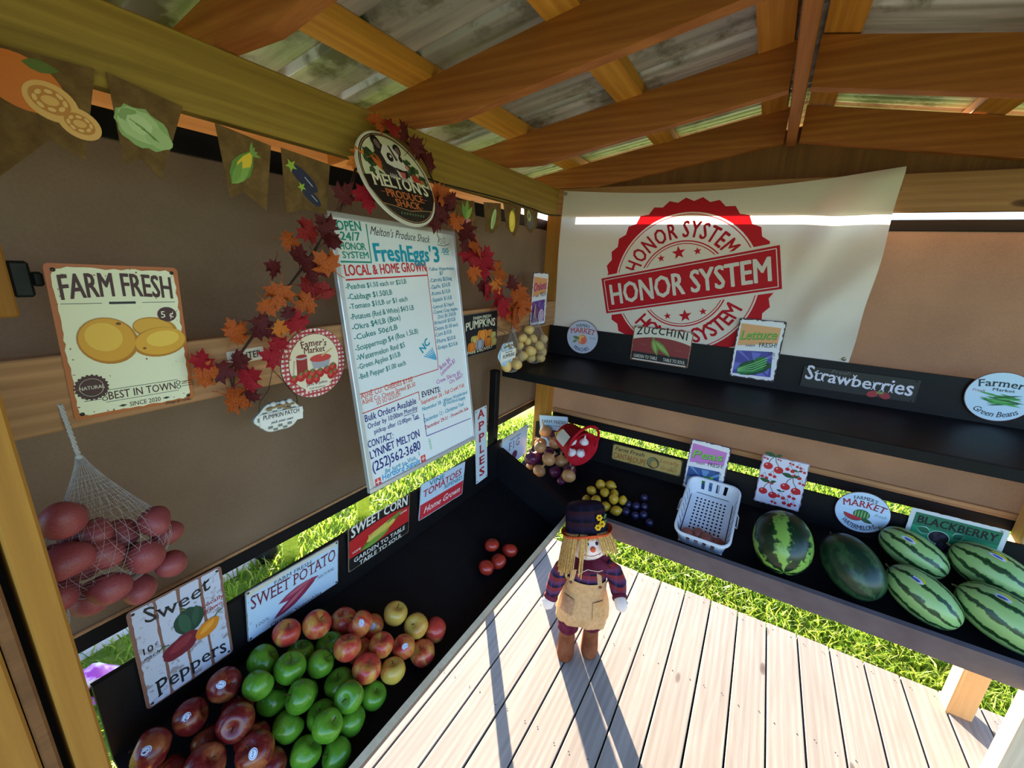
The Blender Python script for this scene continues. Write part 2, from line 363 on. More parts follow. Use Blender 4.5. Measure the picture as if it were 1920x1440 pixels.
lumber('back_beam', (1.75, 2.275, 2.149), (-1.10, 2.275, 2.149), -.038, 0, 0, .138, M['rail'], label='pine beam along the top of the back wall')
lumber('wall_rail', (-1.064, -.1, 1.543), (-1.064, 2.31, 1.543), 0, .036, 0, .138, M['rail'], label='pine rail across the left wall behind the signs')
lumber('hanging_plank', (-1.064, .1435, 2.140), (-1.064, .1435, 1.753), 0, .036, -.0435, .0435, M['post'], up=(0, 1, 0), label='short pine plank hanging from the beam at far left')
lumber('eave_board', (-1.50, -.7, 2.198), (-1.50, 2.6, 2.198), 0, .036, 0, .12, M['legwood'], label='pine eave board seen through the slot above the left wall')
# roof framing
ZB = lambda x: 2.434 - .170 * abs(x)
ZT = lambda x: 2.566 - .176 * abs(x)
def xz_prism(mb, poly, y0, y1, mi=0):      # poly of (x, z)
    mw = Matrix(((1, 0, 0, 0), (0, 0, -1, 0), (0, 1, 0, 0), (0, 0, 0, 1))); return mb.prism(poly, -y1, -y0, mi, mw)
for y in (-.55, .02, .56, 1.10, 1.68, 2.275):
    for s in (-1, 1):
        pl = [(s * .028 - .028, ZB(.03)), (s * .9, ZB(.9) - .002), (s * 1.07, 2.2785), (s * 1.105, ZB(1.105)), (s * 1.46, ZB(1.46)), (s * 1.46, ZT(1.46)), (s * .028 - .028, ZT(.03))]
        if y > 2.2: pl = [(s * .028 - .028, ZB(.03)), (s * .88, ZB(.88)), (s * .90, 2.289), (s * 1.42, 2.289), (s * 1.46, ZT(1.46)), (s * .028 - .028, ZT(.03))]
        struct('roof_rafter', xz_prism(MB(), pl, y, y + .038), M['rafter'])
lumber('ridge_board', (-.046, -.6, 2.411), (-.046, 2.273, 2.411), -.035, 0, 0, .16, M['rafter'], label='ridge board under the roof peak')
for cx in (-1.40, -1.01, -.55, -.112, .048, .55, 1.01, 1.40):
    a, b = cx - .045, cx + .045
    struct('roof_purlin', xz_prism(MB(), [(a, ZT(a)), (b, ZT(b)), (b, ZT(b) + .036), (a, ZT(a) + .036)], -.75, 2.78), M['purlin'], basis((0, 0, 0), (1, 0, 0), (0, 1, 0), (0, 0, 1)))
rf = MB()
def rib(y):
    t = (y / .1905) % 1.0; h = 0.0
    for c, w, hh in ((.5, .075, .026), (.0, .03, .004), (1.0, .03, .004), (.25, .02, .003), (.75, .02, .003)):
        d = abs(t - c); h = max(h, hh * max(0.0, min(1.0, 1.6 * (1 - d / w)))) if d < w else h
    return h
ys = [-.8 + .0095 * i for i in range(378)]
for s in (-1, 1):
    o = len(rf.v)
    xs = [0, .5, 1.0, 1.62]
    for y in ys:
        for x in xs: rf.v.append((s * x, y, ZT(x) + .0375 + rib(y)))
    for i in range(len(ys) - 1):
        for j in range(3):
            a = o + i * 4 + j; rf.f.append((a, a + 1, a + 5, a + 4)); rf.mi.append(0); rf.sm.append(True)
rfo = struct('ceiling', rf, M['roof'], label='ribbed metal roof sheets over the purlins')
# gable panel above the back beam
for a, b in ((-1.08, -.031), (-.0318, 1.45)):
    pl = [(a, 2.287), (b, 2.287)] + [(x, min(ZB(x) + .06, 9)) for x in ((b, 0, a) if a < 0 < b else (b, a))]
    struct('gable_panel', xz_prism(MB(), pl, 2.315, 2.328), M['plywood'])

# ------------------------------------------------------------------ cloth walls
def cloth(name, p0, ux, uz, w, h, nx, nz, amp, m, label, seed):
    rg = random.Random(seed); ph = [rg.uniform(0, 6) for _ in range(8)]; p0, ux, uz = Vector(p0), Vector(ux), Vector(uz); nn = ux.cross(uz)
    mb = MB()
    for j in range(nz + 1):
        for i in range(nx + 1):
            s, t = w * i / nx, h * j / nz
            d = amp * (math.sin(s * 5 + t * 2 + ph[0]) * .6 + math.sin(s * 2.3 - t * 4 + ph[1]) + .4 * math.sin(s * 11 + t * 7 + ph[2]) + .5 * math.sin(t * 9 + ph[3]))
            e = min(1, 4 * t / h, 4 * (h - t) / h); mb.v.append(tuple(p0 + ux * s + uz * t + nn * d * e))
    for j in range(nz):
        for i in range(nx):
            a = j * (nx + 1) + i; mb.f.append((a, a + 1, a + nx + 2, a + nx + 1)); mb.mi.append(0); mb.sm.append(True)
    return struct(name, mb, m, None, label)
cloth('wall_left', (-1.2, -.1, 1.02), (0, 1, 0), (0, 0, 1), 2.52, 1.07, 60, 26, .004, M['cloth'], 'tan cloth left wall', 1)
cloth('wall_back', (-1.2, 2.42, .95), (1, 0, 0), (0, 0, 1), 2.95, 1.155, 60, 26, .004, M['cloth_back'], 'tan cloth back wall', 2)
def slat(name, x0, x1, y0, y1, z0, z1, m): return struct(name, MB().cbox(x0, x1, y0, y1, z0, z1, .002), m)
slat('trim_1', -1.212, -1.196, -.1, 2.42, 2.083, 2.137, M['blackdull'])
slat('trim_2', -1.212, -1.196, -.1, 2.42, .974, 1.02, M['blackdull'])
slat('trim_3', -1.199, -1.191, -.1, 2.42, 1.02, 1.029, M['rail'])
slat('trim_4', -1.2, 1.75, 2.414, 2.428, 2.092, 2.136, M['blackdull'])
slat('trim_5', -1.07, 1.75, 2.404, 2.418, .958, .988, M['rail'])
slat('trim_6', -1.07, 1.75, 2.408, 2.428, .905, .956, M['blackdull'])

# ------------------------------------------------------------------ sloped display benches
TH = R(25); CT, ST = math.cos(TH), math.sin(TH)
def bench(name, label, cat, side, a0, z0, D, l0, l1, top, leg_spots, end_boards, lipmat, group=None, cap=None, lip_hi=.089, lip_lo=.055, th=TH):
    """profile axis p runs from the wall to the aisle; side 'L' : p=+x, along=+y ; 'B' : p=-y, along=+x"""
    CT, ST = math.cos(th), math.sin(th)
    root = thing(name, label, cat, (a0, l0, 0) if side == 'L' else (l0, a0, 0), group=group)
    rx, ry = root.location.x, root.location.y
    def pr(poly, s0, s1, nm, mats, mi_top=None):
        mb = MB()
        if side == 'L': mw = Matrix(((1, 0, 0, -rx), (0, 0, -1, -ry), (0, 1, 0, 0), (0, 0, 0, 1))); mb.prism([(a0 + p, z) for p, z in poly], -s1, -s0, 0, mw)
        else: mw = Matrix(((0, 0, 1, -rx), (1, 0, 0, -ry), (0, 1, 0, 0), (0, 0, 0, 1))); mb.prism([(a0 - p, z) for p, z in poly], s0, s1, 0, mw)
        if mi_top is not None: mb.mi[2 + mi_top] = 1
        return obj(nm, mb, mats, root)
    t = .018; b = (D * CT, z0 - D * ST)
    pr([(0, z0), b, (b[0] - t * ST, b[1] - t * CT), (-t * ST, z0 - t * CT)], l0, l1, 'shelf_board', M['black'])
    pr([(-.015, z0 - .02), (-.0005, z0 - .02), (-.0005, top), (-.015, top)], l0, l1, 'back_board', M['black'])
    q = lambda u, n: (b[0] + CT * u + ST * n, b[1] - ST * u + CT * n)
    lp = [q(.0005, -lip_lo), q(.02, -lip_lo), q(.02, lip_hi), q(.0005, lip_hi)]
    mb_mats = [lipmat[0], lipmat[1]]
    o = pr(lp, l0, l1, 'front_lip', mb_mats)
    # the top edge (and outer face where bare) takes the second material
    nrm = Vector((ST if side == 'L' else 0, 0 if side == 'L' else -ST, CT))
    for p in o.data.polygons:
        if cap and abs(p.normal.dot(nrm)) > .95 and p.center.dot(nrm) > sum((q_.center.dot(nrm) for q_ in o.data.polygons)) / 6: p.material_index = 1

    for (s0, s1, hh) in end_boards:
        pr([(0.001, z0 + .001), (b[0] - .001, b[1] + .001), (b[0] - .001 + ST * hh, b[1] + CT * hh), (.001, z0 + hh / CT)], s0, s1, 'end_board', M['black'])
    for (p0, p1, s0, s1, zt, zb, m) in leg_spots:
        mb = MB(); ln = zt - zb
        if side == 'L': mw = basis((a0 + p0 - rx, s0 - ry, zb), (0, 0, 1), (1, 0, 0), (0, 1, 0)); mb.cbox(0, ln, 0, p1 - p0, 0, s1 - s0, .003)
        else: mw = basis((s0 - rx, a0 - p1 - ry, zb), (0, 0, 1), (1, 0, 0), (0, 1, 0)); mb.cbox(0, ln, 0, s1 - s0, 0, p1 - p0, .003)
        obj('leg', mb, m, root, mw)
    return root
bench('display_bench', 'black sloped produce bench along the left wall holding the apples', 'bench', 'L', -1.085, .75, .41, .15, 1.80, .962,
      [(-.055, -.0155, .25, .29, .95, 0, M['blackdull'])], [(1.762, 1.80, .155)], (M['black'], M['edge']), 'sloped display benches', cap=True)
bench('display_bench', 'black sloped produce bench under the back wall holding the watermelons', 'bench', 'B', 2.29, .75, .403, -1.13, 1.42, .906,
      [(.305, .385, 1.05, 1.139, .56, 0, M['edge'])], [], (M['fascia'], M['fascia']), 'sloped display benches')
bench('display_shelf', 'empty black shelf across the back wall below the honor system banner', 'shelf', 'B', 2.29, 1.372, .50, -1.085, 1.42, 1.538,
      [(.507, .547, -1.143, -1.102, 1.352, 0, M['black'])], [], (M['blackdull'], M['blackdull']), None, lip_hi=.004, lip_lo=.034, th=R(1.5))
# ------------------------------------------------------------------ lettering and flat printed art
_gl = {}
def glyph(ch, bold=0.0):
    k = (ch, bold)
    if k in _gl: return _gl[k]
    def mk(body):
        cu = bpy.data.curves.new('g', 'FONT'); cu.body = body; cu.size = 1.0; cu.resolution_u = 2; cu.offset = 0.0; cu.dimensions = '2D'; cu.fill_mode = 'BOTH'
        o = bpy.data.objects.new('g', cu); me = bpy.data.meshes.new_from_object(o); bpy.data.objects.remove(o); return me, cu
    me, cu = mk(ch); ref, cu2 = mk(ch + 'I'); one, cu3 = mk('I')
    mx = lambda m: max((v.co.x for v in m.vertices), default=0.0)
    adv = mx(ref) - mx(one)
    vs_ = [(v.co.x, v.co.y) for v in me.vertices]; fs = [tuple(p.vertices) for p in me.polygons]
    ed = {}
    for f in fs:
        for a, b in zip(f, f[1:] + f[:1]): ed[(min(a, b), max(a, b))] = ed.get((min(a, b), max(a, b)), 0) + 1
    bd = [e for e, n_ in ed.items() if n_ == 1]
    for m_ in (me, ref, one): bpy.data.meshes.remove(m_)
    for c_ in (cu, cu2, cu3): bpy.data.curves.remove(c_)
    _gl[k] = (vs_, fs, adv, bd); return _gl[k]
CAP = max(v[1] for v in glyph('H')[0])
XH = max(v[1] for v in glyph('x')[0])
class Art(MB):
    """flat shapes printed on a board: x right, y up, a hair above the board face"""
    def __init__(s, base=.0006, step=.00025): super().__init__(); s.mats = []; s.base = base; s.step = step; s.k = 0; s.calls = []
    def add(s, vs_, fs, mi=0, smooth=False, mat=None):
        v0, f0 = len(s.v), len(s.f); super().add(vs_, fs, mi, smooth, mat)
        if len(s.v) > v0: s.calls.append((v0, len(s.v), f0, len(s.f)))
        return s
    def zz(s, L): s.k += 1; return s.base + s.step * L + (s.k % 13) * s.step * .07
    def m(s, c):
        mt = paint(*c) if isinstance(c, tuple) else c
        if mt not in s.mats: s.mats.append(mt)
        return s.mats.index(mt)
    def poly(s, pts, c, L=1):
        a = sum(pts[i][0] * pts[(i + 1) % len(pts)][1] - pts[(i + 1) % len(pts)][0] * pts[i][1] for i in range(len(pts)))
        if a < 0: pts = pts[::-1]
        z = s.zz(L); s.add([(x, y, z) for x, y in pts], [tuple(range(len(pts)))], s.m(c)); return s
    def rect(s, x0, y0, x1, y1, c, L=1): return s.poly([(x0, y0), (x1, y0), (x1, y1), (x0, y1)], c, L)
    def ell(s, x, y, rx, ry, c, L=1, rot=0, n=28, a0=0, a1=360):
        q = []; ca, sa = math.cos(R(rot)), math.sin(R(rot))
        for i in range(n + (1 if a1 - a0 < 360 else 0)):
            a = R(a0 + (a1 - a0) * i / n); u, v = rx * math.cos(a), ry * math.sin(a); q.append((x + u * ca - v * sa, y + u * sa + v * ca))
        return s.poly(q, c, L)
    def ring(s, x, y, r0, r1, c, L=1, n=48, sy=1.0, a0=0, a1=360):
        z = s.zz(L); o = []
        k = n + 1
        for i in range(k):
            a = R(a0 + (a1 - a0) * i / n); o += [(x + r0 * math.cos(a), y + r0 * sy * math.sin(a), z), (x + r1 * math.cos(a), y + r1 * sy * math.sin(a), z)]
        s.add(o, [(2 * i, 2 * i + 1, 2 * i + 3, 2 * i + 2) for i in range(n)], s.m(c)); return s
    def line(s, pts, w, c, L=1):
        for (x0, y0), (x1, y1) in zip(pts, pts[1:]):
            d = math.hypot(x1 - x0, y1 - y0) or 1e-9; nx, ny = -(y1 - y0) / d * w / 2, (x1 - x0) / d * w / 2
            s.poly([(x0 - nx, y0 - ny), (x1 - nx, y1 - ny), (x1 + nx, y1 + ny), (x0 + nx, y0 + ny)], c, L)
        return s
    def star(s, x, y, r, c, L=1, rot=90, k=5, inner=.42):
        return s.poly([(x + (r if i % 2 == 0 else r * inner) * math.cos(R(rot + 180 * i / k)), y + (r if i % 2 == 0 else r * inner) * math.sin(R(rot + 180 * i / k))) for i in range(2 * k)], c, L)
    def blob(s, x, y, rx, ry, c, L=1, rot=0, jag=.08, n=22, seed=1):
        rg = random.Random(seed); ca, sa = math.cos(R(rot)), math.sin(R(rot)); q = []
        for i in range(n):
            a = 2 * PI * i / n; k = 1 + rg.uniform(-jag, jag); u, v = rx * k * math.cos(a), ry * k * math.sin(a); q.append((x + u * ca - v * sa, y + u * sa + v * ca))
        return s.poly(q, c, L)
    def leaf(s, x0, y0, x1, y1, w, c, L=1):
        d = math.hypot(x1 - x0, y1 - y0); ux, uy = (x1 - x0) / d, (y1 - y0) / d; q = []
        prof = [(0, 0), (.2, .7), (.45, 1), (.7, .75), (.9, .3), (1, 0)]
        q = [(x0 + ux * d * t - uy * w * h, y0 + uy * d * t + ux * w * h) for t, h in prof] + [(x0 + ux * d * t + uy * w * h, y0 + uy * d * t - ux * w * h) for t, h in prof[-2:0:-1]]
        return s.poly(q, c, L)
    def text(s, t, x, y, h, c, w=None, bold=0.0, shear=0.0, rot=0.0, al='c', arc=None, serif=0.0, jit=0.0, L=2, track=0.0, rise=None, seed=0):
        """h cap height; w fits the whole width; arc = signed radius; rise(u in -1..1) -> (dy, yscale) for warped headings"""
        rg = random.Random(seed + len(t)); k = h / CAP
        tot = sum(glyph(ch)[2] + track for ch in t); sx = (w / (tot * k)) if w else 1.0
        W = tot * k * sx; x0 = {'c': -W / 2, 'l': 0.0, 'r': -W}[al]; px = x0; ca, sa = math.cos(R(rot)), math.sin(R(rot)); mi = s.m(c); z = s.base + s.step * L
        for ch in t:
            vs_, fs, adv, bd = glyph(ch); aw = (adv + track) * k * sx
            jr = R(rg.uniform(-5, 5) * jit); jy = rg.uniform(-.06, .06) * h * jit; js = 1 + rg.uniform(-.08, .08) * jit
            pts = [(vx * k * sx * js, vy * k * js) for vx, vy in vs_]; faces = list(fs)
            if serif:
                for yl, tt in ((0.0, 1), (h, -1), (XH * k, -1)):
                    for a, b in bd:
                        (ax, ay), (bx, by) = pts[a], pts[b]
                        if abs(ay - yl) < h * .012 and abs(by - yl) < h * .012 and abs(ax - bx) > h * .05:
                            l_, r_ = min(ax, bx) - serif * h, max(ax, bx) + serif * h; n0 = len(pts); th_ = h * .07 * tt
                            pts += [(l_, yl), (r_, yl), (r_, yl + th_), (l_, yl + th_)]; faces.append((n0, n0 + 1, n0 + 2, n0 + 3) if tt > 0 else (n0 + 3, n0 + 2, n0 + 1, n0))
            mid = px + aw / 2; out = []
            for vx, vy in pts:
                if jit: vx, vy = vx * math.cos(jr) - vy * math.sin(jr), vx * math.sin(jr) + vy * math.cos(jr) + jy
                vx += shear * vy
                gx, gy = px + vx, vy
                if rise:
                    dy, ys_ = rise(2 * (gx - x0) / W - 1); gy = gy * ys_ + dy
                if arc:
                    a = mid / arc; lx = gx - mid; cx, cy = arc * math.sin(a), arc * math.cos(a) - arc
                    gx, gy = cx + lx * math.cos(a) + gy * math.sin(a), cy - lx * math.sin(a) + gy * math.cos(a)
                out.append((x + gx * ca - gy * sa, y + gx * sa + gy * ca, z))
            b_ = bold * k * (sx ** .5)
            for oi, (ox, oy) in enumerate(((-b_, -b_ * .6), (b_, -b_ * .6), (b_, b_ * .6), (-b_, b_ * .6)) if b_ > h * .004 else ((0, 0),)):
                s.add([(p_[0] + ox, p_[1] + oy, p_[2] + oi * s.step * .11) for p_ in out], faces, mi)
            px += aw
        return s
def art(name, a, parent):
    """one part per printed block: shapes well apart become parts of their own"""
    n = len(a.calls); V = np.array(a.v); lo = np.array([V[c[0]:c[1]].min(0) for c in a.calls]); hi = np.array([V[c[0]:c[1]].max(0) for c in a.calls]); size = (hi - lo).max(1); root = list(range(n))
    def find(i):
        while root[i] != i: root[i] = root[root[i]]; i = root[i]
        return i
    for i in range(n):
        gap = np.sqrt((np.maximum(0, np.maximum(lo[i] - hi, lo - hi[i])) ** 2).sum(1)); ok = np.nonzero(gap <= np.maximum(.017, .4 * np.maximum(size[i], size)))[0]
        for j in ok: root[find(int(j))] = find(i)
    groups = {}
    for i in range(n): groups.setdefault(find(i), []).append(i)
    if len(groups) == 1: return obj(name, a, a.mats, parent)
    for g in groups.values():
        mb = MB(); used = sorted({a.mi[k] for i in g for k in range(a.calls[i][2], a.calls[i][3])})
        for i in g:
            v0, v1, f0, f1 = a.calls[i]; o = len(mb.v); mb.v += a.v[v0:v1]
            for k in range(f0, f1): mb.f.append(tuple(q - v0 + o for q in a.f[k])); mb.mi.append(used.index(a.mi[k])); mb.sm.append(a.sm[k])
        obj(name, mb, [a.mats[u] for u in used], parent)
def rrect(w, h, r, n=4):
    q = []
    for cx, cy, a0 in ((w / 2 - r, h / 2 - r, 0), (-w / 2 + r, h / 2 - r, 90), (-w / 2 + r, -h / 2 + r, 180), (w / 2 - r, -h / 2 + r, 270)):
        for i in range(n + 1): a = R(a0 + 90 * i / n); q.append((cx + r * math.cos(a), cy + r * math.sin(a)))
    return q
def ragged(w, h, amp, n=60, seed=1, r=.01):
    rg = random.Random(seed); q = []; base = rrect(w, h, r, 3)
    for i in range(len(base)):
        (x0, y0), (x1, y1) = base[i], base[(i + 1) % len(base)]; d = math.hypot(x1 - x0, y1 - y0); k = max(1, int(d / (2 * (w + h) / n)))
        for j in range(k):
            t = j / k; q.append((x0 + (x1 - x0) * t + rg.uniform(-amp, amp), y0 + (y1 - y0) * t + rg.uniform(-amp, amp)))
    return q
def circ(r, n=40, sy=1.0): return [(r * math.cos(2 * PI * i / n), r * sy * math.sin(2 * PI * i / n)) for i in range(n)]
def frame(side, c, lean=0.0, rho=0.0, yaw=0.0):
    if side == 'L': u = Vector((0, 1, 0)); v = Vector((-math.sin(lean), 0, math.cos(lean)))
    else: u = Vector((1, 0, 0)); v = Vector((0, math.sin(lean), math.cos(lean)))
    m = Matrix.Rotation(yaw, 3, 'Z'); u, v = m @ u, m @ v
    u2 = u * math.cos(rho) + v * math.sin(rho); v2 = v * math.cos(rho) - u * math.sin(rho)
    return basis(c, u2, v2, u2.cross(v2))
NAIL = mesh('nail', MB().lathe([(.0035, .0), (.0035, .0012), (.0012, .0018)], 10, cap=True), metalmat('nail_steel', (70, 62, 56), 0.5))
def sign(name, label, side, c, outline, platemat, lean=0.0, rho=0.0, yaw=0.0, cat='sign', thick=.0016, group=None, holes=None, wires=None):
    root = thing(name, label, cat, mw=frame(side, c, lean, rho, yaw), group=group)
    obj('plate', MB().prism(outline, -thick, 0), platemat, root)
    if holes:
        for x, y in holes: obj('nail', NAIL, None, root, loc=(x, y, 0))
    return root
# ------------------------------------------------------------------ signs on the left wall
NAVY = (24, 34, 118); TEAL = (16, 140, 120); CYAN = (22, 150, 178); REDM = (200, 54, 58); ORG = (216, 88, 48); PURP = (178, 62, 168); INK = (34, 34, 40)
BROWN = (74, 42, 46); CREAM = (232, 228, 200)
corner_holes = lambda w, h, d=.011: [(sx * (w / 2 - d), sy * (h / 2 - d)) for sx in (-1, 1) for sy in (-1, 1)]
def panel(a, w, h, c, inset=.006, amp=.0014, seed=1, L=0): return a.poly(ragged(w - 2 * inset, h - 2 * inset, amp, 90, seed, .012), c, L)
def specks(a, w, h, c, n, seed, L=1, r=.0018):
    rg = random.Random(seed)
    for _ in range(n):
        e = rg.random(); x = rg.uniform(-.46, .46) * w; y = rg.uniform(-.46, .46) * h
        if e < .6:
            if rg.random() < .5: x = rg.choice((-1, 1)) * w * rg.uniform(.43, .48)
            else: y = rg.choice((-1, 1)) * h * rg.uniform(.43, .485)
        a.blob(x, y, r * rg.uniform(.3, 1.3), r * rg.uniform(.3, 1.1), c, L, rg.uniform(0, 180), .4, 7, rg.random())

# --- farm fresh potato sign
c, w, h, le, ro = ((-1.062, 0.3197, 1.6967), 0.1936, 0.2849, 0.0, -0.0262)
s = sign('tin_sign', 'cream FARM FRESH tin sign with three yellow potatoes on the left wall rail', 'L', c, rrect(w, h, .008), weather('rusty_tin', (176, 96, 50), (120, 60, 34)), le, ro, holes=corner_holes(w, h), group='vintage produce signs')
a = Art(); panel(a, w, h, weather('aged_cream', (228, 226, 192), (196, 186, 140), .66, 60), .007, .002, 3); specks(a, w, h, (150, 96, 56), 46, 4); art('cream_face', a, s)
a = Art(); big = lambda u: (0.012 * (1 - u * u) - .006 - .012 * u * 0, 1 + .12 * (u * u - .4))
a.text('FARM FRESH', 0, .080, .042, BROWN, w * .87, .02, rise=lambda u: (.006 * (1 - u * u), 1.0))
a.line([(-.085, .073), (-.03, .073)], .001, INK); a.line([(.03, .073), (.085, .073)], .001, INK); a.rect(-.02, .071, .02, .0755, INK)
a.ell(.068, .047, .0175, .016, (226, 222, 196), 1); a.ell(.068, .048, .0165, .015, BROWN, 2); a.text('5 ¢', .068, .0415, .013, (236, 230, 206), None, .0, L=3)
pts = [(.0225 * (1 if i % 2 else 1.14) * math.cos(PI * i / 22), .0225 * (1 if i % 2 else 1.14) * math.sin(PI * i / 22)) for i in range(44)]
a.poly([(-.066 + x, -.083 + y) for x, y in pts], BROWN, 1); a.ring(-.066, -.083, .0165, .0172, (200, 188, 170), 2); a.text('NATURAL', -.066, -.0865, .0065, (216, 206, 186), .036, .01, L=3)
a.text('BEST IN TOWN', .01, -.112, .0155, BROWN, .112, .008)
for yy in (-.116, -.0925): a.line([(-.05, yy), (.07, yy)], .0009, INK)
for sx in (-1, 1):
    for k in range(3): a.line([(.01 + sx * .066, -.098 - k * .005), (.01 + sx * .09, -.098 - k * .005)], .0011, INK)
    a.ring(.01 + sx * .0605, -.099, .003, .0044, INK, 1, 14); a.ring(.01 + sx * .0605, -.1085, .003, .0044, INK, 1, 14)
    a.poly([(.01 + sx * .043, -.128), (.01 + sx * .036, -.1255), (.01 + sx * .029, -.128), (.01 + sx * .036, -.1305)], INK)
a.text('SINCE 2020', .01, -.1325, .009, BROWN, .052, .004); a.text('Design by Torika', .066, -.1425, .0055, INK, .046, .006, .3)
art('lettering', a, s)
a = Art(.0009)
a.ell(.045, .021, .037, .022, (186, 128, 40), 1, -12); a.ell(.043, .0225, .033, .018, (214, 160, 58), 2, -12)
a.ell(-.03, .002, .043, .046, (180, 118, 34), 3, 40); a.ell(-.031, .004, .040, .042, (214, 154, 48), 4, 40); a.ell(-.036, .010, .026, .028, (228, 180, 72), 5, 40); a.ell(-.012, .034, .004, .0026, (110, 62, 30), 6)
a.ell(.05, -.008, .046, .030, (182, 120, 36), 3, 6); a.ell(.051, -.006, .043, .0275, (218, 160, 52), 4, 6); a.ell(.055, -.001, .028, .016, (232, 188, 78), 5, 6); a.ell(.022, -.018, .003, .0022, (130, 70, 30), 6)
art('potato_picture', a, s)

# --- sweet peppers
c, w, h, le, ro = ((-1.076, 0.3179, 0.9597), 0.1913, 0.2796, 0.0, -0.0145)
s = sign('plank_print_sign', 'pale plank print Sweet Peppers sign with red and green peppers by the slot', 'L', c, rrect(w, h, .01), weather('rusty_brown_tin', (132, 92, 80), (90, 56, 46)), le, ro, holes=corner_holes(w, h), group='vintage produce signs')
a = Art(); wm = weather('whitewashed_plank_print', (192, 196, 214), (148, 138, 146), .55, 30)
for k in range(4):
    x0 = -w / 2 + .004 + k * (w - .008) / 4; q = ragged((w - .008) / 4 - .006, h - .008, .0012, 50, k, .004); a.poly([(x + x0 + (w - .008) / 8, y) for x, y in q], wm, 0)
art('plank_face', a, s)
a = Art(); a.text('Sweet', -.002, .092, .034, INK, .135, .006, rise=lambda u: (.012 * (u * u) - .012, 1 + .25 * u * u), serif=.06)
a.text('Peppers', .004, -.112, .034, INK, .155, .008, rise=lambda u: (.012 * (1 - u * u) - .012, 1 + .35 * abs(u)), serif=.06)
a.text('Locally', .066, .046, .0115, (150, 40, 46), .05, .01, jit=.5); a.text('grown', .064, .028, .0115, (150, 40, 46), .046, .01, jit=.5)
a.text('10', -.074, .012, .017, INK, .024, .01); a.text('¢', -.056, .02, .011, INK); a.text('each', -.068, -.004, .009, INK, .032, .006, .3); a.line([(-.086, -.008), (-.05, -.006)], .001, INK)
art('lettering', a, s)
a = Art(.0009)
a.blob(.012, .036, .032, .035, (30, 62, 50), 2, 20, .05, 24, 2); a.blob(.002, .034, .012, .03, (44, 84, 64), 3, 10, .05); a.blob(.026, .04, .008, .026, (40, 78, 60), 3, -10, .05); a.line([(.008, .068), (.004, .076), (-.002, .078)], .004, (64, 96, 50), 4)
a.blob(-.012, -.022, .04, .026, (110, 30, 46), 3, 18, .06, 24, 5); a.blob(-.012, -.016, .026, .012, (134, 46, 58), 4, 18); a.line([(-.034, .0), (-.046, .004), (-.056, -.002)], .003, (70, 100, 60), 4)
a.blob(.046, -.016, .03, .021, (206, 124, 34), 4, 30, .05, 24, 8); a.blob(.046, -.012, .02, .008, (226, 152, 54), 5, 30); a.line([(.064, .004), (.072, .012), (.084, .016)], .003, (80, 104, 50), 5)
art('pepper_picture', a, s)

# --- sweet potato
c, w, h, le, ro = ((-1.076, 0.6036, 0.8901), 0.2981, 0.1716, -0.0524, -0.0433)
PB = weather('pale_blue_tin', (186, 210, 232), (206, 214, 220), .6, 16)
s = sign('tin_sign', 'pale blue SWEET POTATO tin sign on the left backboard above the apples', 'L', c, rrect(w, h, .006), weather('grey_tin', (128, 126, 124), (90, 80, 70)), le, ro, holes=corner_holes(w, h, .008), group='vintage produce signs')
a = Art(); a.poly(ragged(w - .006, h - .006, .0008, 80, 5, .006), PB, 0); a.poly([(-w / 2 + .004, h / 2 - .004), (w / 2 - .004, h / 2 - .004), (w / 2 - .004, h / 2 - .018), (.0, h / 2 - .012), (-w / 2 + .004, h / 2 - .02)], (206, 200, 182), 1); specks(a, w, h, (150, 130, 104), 24, 7); art('blue_face', a, s)
a = Art(); MAR = (112, 44, 62); a.text('FARM FRESH', -.01, .056, .012, (70, 60, 66), .12, .002, serif=.1)
a.text('SWEET POTATO', 0, .014, .038, MAR, .275, .004, rise=lambda u: (.004 * u * u, 1 + .18 * u * u), serif=.09)
a.text('100%', -.108, -.052, .011, (104, 112, 130), .042, 0, serif=.08); a.text('NATURAL', .1, -.02, .011, (104, 112, 130), .062, 0, .25, serif=.08); a.text('Organic Vegetables', .0, -.084, .012, (66, 62, 96), .17, .01, serif=.06)
art('lettering', a, s)
a = Art(.0009)
for (x0, y0, x1, y1, ww, cc, LL) in ((-.06, -.02, .075, -.004, .016, (150, 58, 84), 2), (-.075, -.062, .062, -.012, .017, (136, 44, 70), 4)):
    a.leaf(x0, y0, x1, y1, ww, cc, LL); a.leaf(x0 + .02, y0 + .006, x1 - .02, y1 + .006, ww * .4, (178, 92, 110), LL + 1)
art('sweet_potato_picture', a, s)

# --- sweet corn
c, w, h, le, ro = ((-1.076, 0.9401, 0.8947), 0.2946, 0.1802, -0.0524, -0.0178)
s = sign('tin_sign', 'black and red SWEET CORN tin sign with corn cob on the left backboard', 'L', c, rrect(w, h, .008), weather('grey_tin_edge', (126, 104, 84), (90, 74, 62)), le, ro, holes=corner_holes(w, h, .008), group='vintage produce signs')
BK = (26, 24, 26); RD = (186, 34, 38); WH = (226, 222, 214)
a = Art(); a.poly(ragged(w - .007, h - .007, .0006, 80, 6, .008), BK, 0); arc_t = [(-w / 2 + .004 + (w - .008) * i / 20, .035 + .018 * (1 - (2 * i / 20 - 1) ** 2)) for i in range(21)]; arc_b = [(w / 2 - .004 - (w - .008) * i / 20, -.035) for i in range(21)]
a.poly(arc_t + arc_b, RD, 1); art('painted_face', a, s)
a = Art(); a.text('SWEET CORN', 0, .045, .036, WH, .272, .02, L=2, rise=lambda u: (.014 * (1 - u * u), 1 + .2 * u * u))
